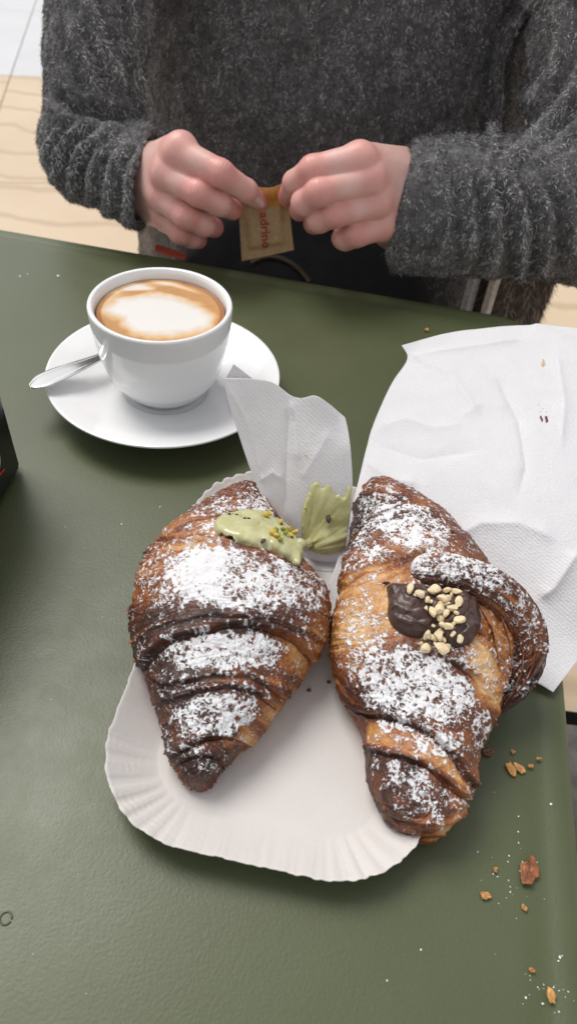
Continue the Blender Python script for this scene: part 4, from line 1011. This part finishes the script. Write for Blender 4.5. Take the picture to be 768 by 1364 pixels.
# sweater: torso
G, o = grid((-.42, .50, -.30), (.46, .98, .46), .0055)
x, y, z = G[..., 0], G[..., 1], G[..., 2]
aw = .205 + .02 * sstep(.0, -.25, z) + .0 * z; dw = .100 + .02 * sstep(.15, -.1, z)
cyy = .815
S = (np.sqrt(((x + .004) / aw) ** 2 + ((y - cyy) / dw) ** 2) - 1) * dw
S = np.maximum(S, z - .40 + ((x / .2) ** 2) * .05); S = np.maximum(S, -.235 - z)
EL_ = Py(113, 205, .630); WL = Py(200, 243, .598); SL = np.array([-.175, .80, .36]); ER_ = Py(800, 275, .61); WR = Py(536, 276, .588); SR = np.array([.195, .79, .36])
def sleeve(Sh, E, W, r0, r1, r2):
    a_ = cone(G, Sh, E, r0, r1); dirw = (W - E) / np.linalg.norm(W - E); Wx = W + dirw * .03
    b_ = cone(G, E, Wx, r1, r2); nc = dirw + np.array([0, .35, 0]); nc /= np.linalg.norm(nc); b_ = np.maximum(b_, (G - W.astype(np.float32)) @ nc.astype(np.float32))
    inn = cone(G, E + dirw * .05, Wx + dirw * .02, r2 * .72, r2 * .72); s_ = smin(a_, b_, .015); return np.maximum(s_, -inn)
AL = sleeve(SL, EL_, WL, .058, pxr(49, EL_), pxr(62, WL)); AR = sleeve(SR, ER_, WR, .085, pxr(84, ER_), pxr(70, WR))
S = smin(S, AL, .012); S = smin(S, AR, .012)
V, Fa = surface_nets(S, o, .0055); V = relax(V, Fa, 3, .5); Nn = vnormals(V, Fa)
ctr = np.array([0, .8, .1]);
if ((V - V.mean(0)) * Nn).sum() < 0: Fa = Fa[:, ::-1]; Nn = -Nn
FO = [([(83, 168), (62, 190), (59, 214), (68, 238)], .006, 5), ([(128, 164), (92, 178), (74, 204), (76, 240)], .007, 6), ([(150, 172), (112, 190), (96, 220), (95, 262)], .006, 6), ([(165, 178), (128, 200), (117, 235), (120, 275)], .004, 6),
      ([(182, 178), (152, 208), (142, 250), (141, 290)], .006, 7), ([(205, 180), (176, 212), (168, 255), (172, 300)], .006, 7), ([(218, 182), (190, 210), (182, 255), (190, 308)], .005, 6),
      ([(170, -10), (172, 20), (174, 60), (182, 110), (190, 165)], .007, 4), ([(112, -10), (126, 40), (140, 75), (160, 105)], .006, 8), ([(100, 20), (104, 60), (118, 95), (130, 130)], .006, 8), ([(72, 118), (90, 140), (130, 150), (170, 158)], -.010, 8),
      ([(604, 205), (620, 250), (628, 300), (622, 350)], .006, 7), ([(575, 205), (590, 250), (592, 300), (580, 345)], .004, 6), ([(640, 222), (655, 265), (660, 310), (652, 370)], .006, 7), ([(668, 225), (690, 270), (696, 320), (690, 378)], .007, 7), ([(700, 225), (722, 270), (728, 310), (722, 370)], .006, 7), ([(735, 222), (758, 265), (764, 310), (758, 350)], .006, 7),
      ([(706, -10), (690, 20), (672, 50), (662, 90), (658, 150), (652, 215)], .008, 6), ([(768, 110), (735, 150), (700, 190), (665, 222)], .006, 9), ([(768, 160), (740, 190), (700, 215)], .004, 7), ([(740, -5), (748, 40), (735, 90), (700, 140)], .005, 10)]
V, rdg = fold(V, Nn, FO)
V = V + Nn * (.010 * (fbm(V * 14, 700, 2) - .5) + .004 * (fbm(V * 50, 701, 2) - .5))[:, None]
sw = mk('sweater', V, Fa, M_WOOL, per)
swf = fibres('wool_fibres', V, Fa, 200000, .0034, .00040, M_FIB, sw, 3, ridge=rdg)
# trousers (black) seated: hips and thighs under the table edge, shins down to the floor
M_DARK = simple('black_cloth', (0.004, 0.004, 0.005), 1.0, nscale=200, var=.4, bs=900, bstr=.4)
M_DENIM = simple('dark_trousers', (0.010, 0.010, 0.013), 0.9, nscale=90, var=.3, bs=900, bstr=.4)
G, o = grid((-.26, .22, FLOOR_Z), (.26, 1.0, -.04), .011)
S = cone(G, (-.085, .86, -.21), (-.105, .50, -.17), .095, .070)
S = smin(S, cone(G, (.085, .86, -.21), (.105, .50, -.17), .095, .070), .02)
for sx in (-1, 1): S = smin(S, cone(G, (sx * .105, .50, -.19), (sx * .115, .56, FLOOR_Z + .10), .068, .048), .02)
S = smin(S, cone(G, (-.06, .87, -.18), (.06, .87, -.18), .10, .10), .04)
V, Fa = surface_nets(S, o, .011); V = relax(V, Fa, 3); Nn = vnormals(V, Fa)
if ((V - V.mean(0)) * Nn).sum() < 0: Fa = Fa[:, ::-1]; Nn = -Nn
V = V + Nn * (.012 * (fbm(V * 18, 720, 3) - .5))[:, None]
mk('trousers', V, Fa, M_DENIM, per)
for sx in (-1, 1):
    V, Fl = tube(smooth_curve([(sx * .115, .60, FLOOR_Z + .045), (sx * .118, .54, FLOOR_Z + .045), (sx * .122, .46, FLOOR_Z + .040), (sx * .124, .39, FLOOR_Z + .032)], 24, 3), smooth_curve(np.array([[.040], [.044], [.046], [.034]]), 24, 3)[:, 0], 16, True, ((0, 0, 1), .85)); mk('shoe', V, Fl, M_DARK, per)
# black bag on the lap with a brass zip
bag = empty('black_bag', (0, .66, -.10)); tag(bag, 'black cloth bag with a brass zip lying on the lap behind the table edge', 'bag')
G, o = grid((-.20, .575, -.17), (.17, .75, .03), .0055)
S = None
for c_, r_ in (((-.07, .665, -.075), .062), ((.0, .665, -.070), .068), ((.050, .66, -.080), .052)):
    q = np.sqrt(((G[..., 0] - c_[0]) / 1.25) ** 2 + (G[..., 1] - c_[1]) ** 2 + ((G[..., 2] - c_[2])) ** 2) - r_; S = q if S is None else smin(S, q, .04)
V, Fa = surface_nets(S, o, .0055); V = relax(V, Fa, 2); Nn = vnormals(V, Fa)
if ((V - V.mean(0)) * Nn).sum() < 0: Fa = Fa[:, ::-1]; Nn = -Nn
V = V + Nn * (.014 * (fbm(V * 26, 730, 3) - .5))[:, None]; mk('cloth', V, Fa, M_DARK, bag); bvG = BVHTree.FromPolygons(V.tolist(), Fa.tolist())
M_BRASS = simple('brass', (0.30, 0.24, 0.15), 0.35, 1.0); M_TAPE = simple('zip_tape', (0.02, 0.018, 0.016), .8)
zp = [hit(bvG, *q)[0] for q in smooth_curve([(335, 350), (350, 342), (368, 341), (388, 350), (402, 362), (412, 376)], 70, 8)]
zp = [p for p in zp if p is not None]
if len(zp) > 20:
    zp = smooth_curve(np.array(zp), 70, 3) + np.array([0, -.001, .0012])
    V, Fl = tube(zp, .0026, 8, True, ((0, -.5, .8), .3)); zt = mk('zip', V, Fl, M_TAPE, bag)
    Tz = np.gradient(zp, axis=0); Tz /= np.linalg.norm(Tz, axis=1, keepdims=True); bmz = plate(.0028, .0009, .0009, .0001); bmz.materials.append(M_BRASS)
    for k in range(0, 70, 2):
        q = bpy.data.objects.new('zip_tooth', bmz); COL.objects.link(q); q.parent = zt; q.location = zp[k] + np.array([0, -.0006, .0009])
        q.rotation_euler = Vector(Tz[k]).to_track_quat('Y', 'Z').to_euler()
settle(bag)
# red and cream cloth just showing under the left hand
M_RED = simple('red_cloth', (0.42, 0.075, 0.045), .8, nscale=200); M_CREAMC = simple('cream_wool', (0.55, 0.50, 0.45), .9, nscale=200, var=.25, bs=500, bstr=.6)
def strip(name, pts, wdir, wid, mt, parent=None, th=.004, n=30):
    c_ = smooth_curve(pts, n, 4); q = np.linspace(-.5, .5, 9); V = c_[:, None] + q[None, :, None] * np.array(wdir) * wid + np.array([0, -1, 0]) * (.0025 * np.cos(q * 7))[None, :, None]
    o = mk(name, V.reshape(-1, 3), gridfaces(n, 9), mt, parent); m_ = o.modifiers.new('thick', 'SOLIDIFY'); m_.thickness = th; return o
p0 = Py(224, 338, .620); o = strip('red_strap', [p0 + [-.012, 0, .003], p0 + [.002, 0, 0], p0 + [.016, .003, -.004]], (0, .1, 1), .0065, M_RED, bag)
o.matrix_parent_inverse = Matrix.Translation(bag.location).inverted()
p0 = Py(203, 318, .64); gs = strip('grey_scarf', [p0 + [0, 0, .03], p0 + [0, 0, .0], p0 + [.004, 0, -.06], p0 + [0, .01, -.16]], (1, 0, 0), .03, simple('pale_grey_wool', (.30, .29, .28), .9, nscale=300, var=.3, bs=500, bstr=.6))
tag(gs, 'pale grey scarf end hanging under the sleeve at the left', 'scarf')
settle(per)

# furry brown coat hanging beside the person, with a pale stripe
coat = empty('fur_coat', (.16, .64, -.4)); tag(coat, 'brown furry coat hanging behind the far right table edge', 'coat')
G, o = grid((.09, .55, -.50), (.27, .76, .05), .006)
X0 = Py(655, 390, .64)[0]; X1 = Py(722, 390, .64)[0]; mid = (X0 + X1) / 2; hwid = (X1 - X0) / 2 + .006
q = np.sqrt((np.maximum(np.abs(G[..., 0] - mid) - hwid + .02, 0)) ** 2 + (np.maximum(np.abs(G[..., 1] - .66) - .015, 0)) ** 2 + (np.maximum(np.abs(G[..., 2] + .22) - .22, 0)) ** 2) - .02
V, Fa = surface_nets(q, o, .006); V = relax(V, Fa, 2); Nn = vnormals(V, Fa)
if ((V - V.mean(0)) * Nn).sum() < 0: Fa = Fa[:, ::-1]; Nn = -Nn
V = V + Nn * (.014 * (fbm(V * np.array([60, 60, 8]), 740, 2) - .5))[:, None]
M_FUR = simple('brown_fur', (0.16, 0.125, 0.105), .95, nscale=150, var=.5, bs=400, bstr=.7, bdist=.002)
fc = mk('fur', V, Fa, M_FUR, coat)
fibres('fur_fibres', V, Fa, 16000, .009, .0006, m_fibre('brown_fibre', (0.09, 0.066, 0.055), (0.50, 0.41, 0.35)), fc, 9, down=1.6)
p0 = Py(653, 395, .622); strip('pale_trim', [p0 + [0, 0, .05], p0, p0 + [.003, 0, -.08], p0 + [0, .01, -.25]], (1, 0, 0), .010, M_CREAMC, coat)
p0 = Py(628, 385, .632); strip('grey_trim', [p0 + [0, 0, .05], p0, p0 + [.003, 0, -.08], p0 + [0, .01, -.25]], (1, 0, 0), .012, simple('light_grey_wool', (.36, .36, .37), .9, nscale=300, var=.3, bs=500, bstr=.6), coat)
settle(coat)

# ------------------------------------------------------------------ sugar sachet
sac = empty('sugar_sachet', Py(355, 300, .562)); tag(sac, 'brown paper sugar sachet with red print pinched between the two hands', 'sachet')
M_KRAFT = simple('kraft_paper', (0.36, 0.235, 0.115), .75, nscale=260, var=.14, bs=800, bstr=.4)
M_KRAFTI = simple('orange_paper_inside', (0.50, 0.21, 0.04), .6, nscale=260, var=.2)
cs = [Py(317, 268, .563), Py(384, 268, .563), Py(391, 333, .555), Py(322, 348, .555)]     # TL TR BR BL
nu, nv = 50, 70; u, v = np.meshgrid(np.linspace(0, 1, nu), np.linspace(0, 1, nv), indexing='ij')
def bil(u, v): return (1 - v)[..., None] * ((1 - u)[..., None] * cs[0] + u[..., None] * cs[1]) + v[..., None] * ((1 - u)[..., None] * cs[3] + u[..., None] * cs[2])
B_ = bil(u, v); nrm = np.cross(cs[1] - cs[0], cs[3] - cs[0]); nrm /= np.linalg.norm(nrm); nrm = nrm if nrm @ (EYE - cs[0]) > 0 else -nrm
eu = sstep(.10, .24, u) * (1 - sstep(.78, .92, u)); ev = sstep(-.3, .05, v) * (1 - sstep(.74, .88, v))
puff = .0030 * eu * ev + .0009 * (fbm(np.stack([u * 6, v * 8, u * 0], -1).reshape(-1, 3), 3, 3).reshape(u.shape) - .5) + .00025 * np.sin(v * 260) * (v > .9)
Fr = (B_ + nrm * puff[..., None]).reshape(-1, 3); Bk = (B_ - nrm * (puff * .8 + .0004)[..., None]).reshape(-1, 3)
gf = gridfaces(nu, nv); fn_ = np.cross(Fr[gf[9, 1]] - Fr[gf[9, 0]], Fr[gf[9, 2]] - Fr[gf[9, 0]]) @ nrm > 0
mk('paper_front', Fr, gf if fn_ else gf[:, ::-1], M_KRAFT, sac); mk('paper_back', Bk, gf[:, ::-1] if fn_ else gf, M_KRAFT, sac)
op = [[Py(338, 246, .561), Py(352, 250, .560), Py(364, 249, .560), Py(378, 243, .561)], [Py(340, 256, .561), Py(353, 260, .558), Py(365, 259, .558), Py(378, 254, .561)], [Py(346, 272, .561), Py(355, 268, .561), Py(364, 267, .561), Py(374, 270, .561)], [Py(346, 280, .562), Py(355, 280, .562), Py(364, 280, .562), Py(374, 280, .562)]]
P = catmull2(op, 40, 40) + nrm * .0022; o = mk('torn_opening', P.reshape(-1, 3), gridfaces(40, 40), M_KRAFTI, sac); m_ = o.modifiers.new('thick', 'SOLIDIFY'); m_.thickness = .0003
tc = bpy.data.curves.new('t', 'FONT'); tc.body = 'adrino'; tc.size = 1; tc.align_x = 'RIGHT'; tc.align_y = 'CENTER'; tc.resolution_u = 3; tc.offset = .018
to = bpy.data.objects.new('t', tc); COL.objects.link(to); dg = bpy.context.evaluated_depsgraph_get(); tm = bpy.data.meshes.new_from_object(to.evaluated_get(dg)); bpy.data.objects.remove(to)
bm = bmesh.new(); bm.from_mesh(tm); bmesh.ops.triangulate(bm, faces=bm.faces); bmesh.ops.subdivide_edges(bm, edges=bm.edges, cuts=1, use_grid_fill=False); bm.to_mesh(tm); bm.free()
tv = np.array([q.co[:] for q in tm.vertices]); w0, w1 = tv[:, 0].min(), tv[:, 0].max(); hx = tv[:, 1]
vv = .84 - (w1 - tv[:, 0]) / (w1 - w0) * .66; uu = .50 + .20 * hx / .75 * .9
pf = .0030 * (sstep(.10, .24, uu) * (1 - sstep(.78, .92, uu))) * (sstep(-.3, .05, vv) * (1 - sstep(.74, .88, vv))) + .0007
TV = bil(uu, vv) + nrm * pf[:, None]
for q, p in zip(tm.vertices, TV): q.co = p
tm.name = 'printed_word'; o = link('printed_word', tm, simple('dark_red_ink', (0.30, 0.022, 0.018), .6), sac); tag(o, kind='stuff')
settle(sac)

# ------------------------------------------------------------------ crumbs on the table
flat_bv = BVHTree.FromPolygons([(-2, -2, 0), (2, -2, 0), (2, 2, 0), (-2, 2, 0)], [(0, 1, 2, 3)])
def flake(x, y, lx, ly, ang, mt, label, seed, cup_=.35, cat='crumb', group='pastry crumbs on the table'):
    p = Pz(x, y, 0); r = np.random.default_rng(seed); n, m = 9, 13; rho = np.linspace(.04, 1, n); aa_ = np.linspace(0, 2 * np.pi, m, endpoint=False)
    rad_ = 1 + .5 * (r.random(m) - .5); sc_ = np.linalg.norm(p - EYE) / F_PX
    X = np.outer(rho, np.cos(aa_) * rad_) * lx * sc_; Y = np.outer(rho, np.sin(aa_) * rad_) * ly * sc_
    Z = cup_ * (np.outer(rho ** 2, .5 + .5 * np.sin(aa_ * 2 + seed))) * min(lx, ly) * sc_ + .0009 + .0006 * r.random((n, m))
    V = np.stack([X, Y, Z], -1).reshape(-1, 3); o = mk(('sugar_crumb' if cat != 'crumb' else 'pastry_crumb'), V, gridfaces(n, m, False, True), mt, None)
    m_ = o.modifiers.new('thick', 'SOLIDIFY'); m_.thickness = .0006; o.location = (p[0], p[1], .0002); o.rotation_euler = (0, 0, math.radians(ang)); tag(o, label, cat, group); return o
flake(703, 1163, 15, 10, 60, M_FLAKED, 'largest brown curled pastry flake, on the table right of the tray', 1, .5)
flake(679, 1026, 5, 9, 25, M_FLAKE, 'left one of the two paired tan flakes below the napkin corner', 2)
flake(690, 1025, 4, 8, 50, M_FLAKE, 'right one of the two paired tan flakes below the napkin corner', 3)
flake(648, 1004, 7, 4, 10, M_FLAKED, 'brown flake touching the lower right side of the chocolate croissant', 4)
flake(645, 1194, 6, 3, -15, M_FLAKE, 'small flat orange flake left below the largest flake', 5)
flake(732, 1328, 3.5, 7, 5, M_FLAKE, 'tan flake nearest the bottom right corner of the picture', 6)
flake(705, 1022, 3, 2.2, 5, M_FLAKE, 'tiny tan crumb right beside the paired flakes', 7)
flake(681, 1003, 2, 2.5, 5, M_FLAKE, 'tiny tan crumb above the paired flakes', 8)
flake(716, 1012, 2, 1.5, 30, M_FLAKE, 'faint tiny crumb farthest right of the paired flakes', 9)
flake(696, 1210, 2, 2.5, 5, M_FLAKE, 'tiny pale crumb just below the largest flake', 10)
flake(707, 1293, 3, 1.8, -30, M_FLAKE, 'tiny tan crumb above the bottom right flake', 11)
flake(658, 1160, 2, 2.6, 5, M_FLAKE, 'tiny tan crumb left of the largest flake', 12)
flake(567, 441, 2.4, 2.8, 5, M_FLAKE, 'tiny tan crumb on the far table between cup and large napkin', 13)
flake(410, 925, 2, 2, 0, M_FLAKED, 'tiny brown crumb on the tray between the croissants', 14, group='pastry crumbs on the tray').location.z = .003
flake(436, 914, 2, 1.6, 0, M_FLAKED, 'tiny brown crumb on the tray beside the chocolate croissant', 15, group='pastry crumbs on the tray').location.z = .003
# sugar grains scattered round the crumbs: nobody could count them
pts = [(680 + rng.normal(0, 26), 1150 + rng.normal(0, 42), rng.uniform(.4, 1.3)) for _ in range(34)] + [(728 + rng.normal(0, 14), 1320 + rng.normal(0, 14), rng.uniform(.4, 1.4)) for _ in range(24)] + [(745, 1275, 1.5), (743, 1280, 1.0), (748, 1273, .9), (733, 1071, 1.6), (27, 368, 1.6), (37, 365, 1.1), (78, 367, 1.8), (77, 368, 1.2), (162, 698, 1.4), (213, 675, 1.2), (560, 1265, 1.4), (515, 1306, 1.2)]
pts += [(rng.uniform(20, 740), rng.uniform(380, 1350), rng.uniform(.3, .8)) for _ in range(25)]
VV, FF = [], []; base = np.array([(1, 0, 0), (0, 1, 0), (-1, 0, 0), (0, -1, 0), (0, 0, .8)], float); bf = np.array([(0, 1, 4), (1, 2, 4), (2, 3, 4), (3, 0, 4)])
for x, y, r_ in pts:
    p = Pz(x, y, .0001); s_ = r_ * np.linalg.norm(p - EYE) / F_PX; FF.append(bf + 5 * len(VV)); VV.append(base * s_ * rng.uniform(.6, 1.2, 3) + p)
o = mk('sugar_grains', np.concatenate(VV), np.concatenate(FF), M_SUGAR, None, smooth=False); tag(o, kind='stuff')
# dried drop ring on the paint at the lower left
V, Fl = tube([Pz(8, 1223, .0003) + np.array([.0021 * math.cos(q), .0021 * math.sin(q), 0]) for q in np.linspace(0, 5.9, 30)], .00035, 6)
o = mk('dried_drop', V, Fl, M_TABLE); tag(o, 'small dried drop ring on the green paint at the lower left', 'stain')
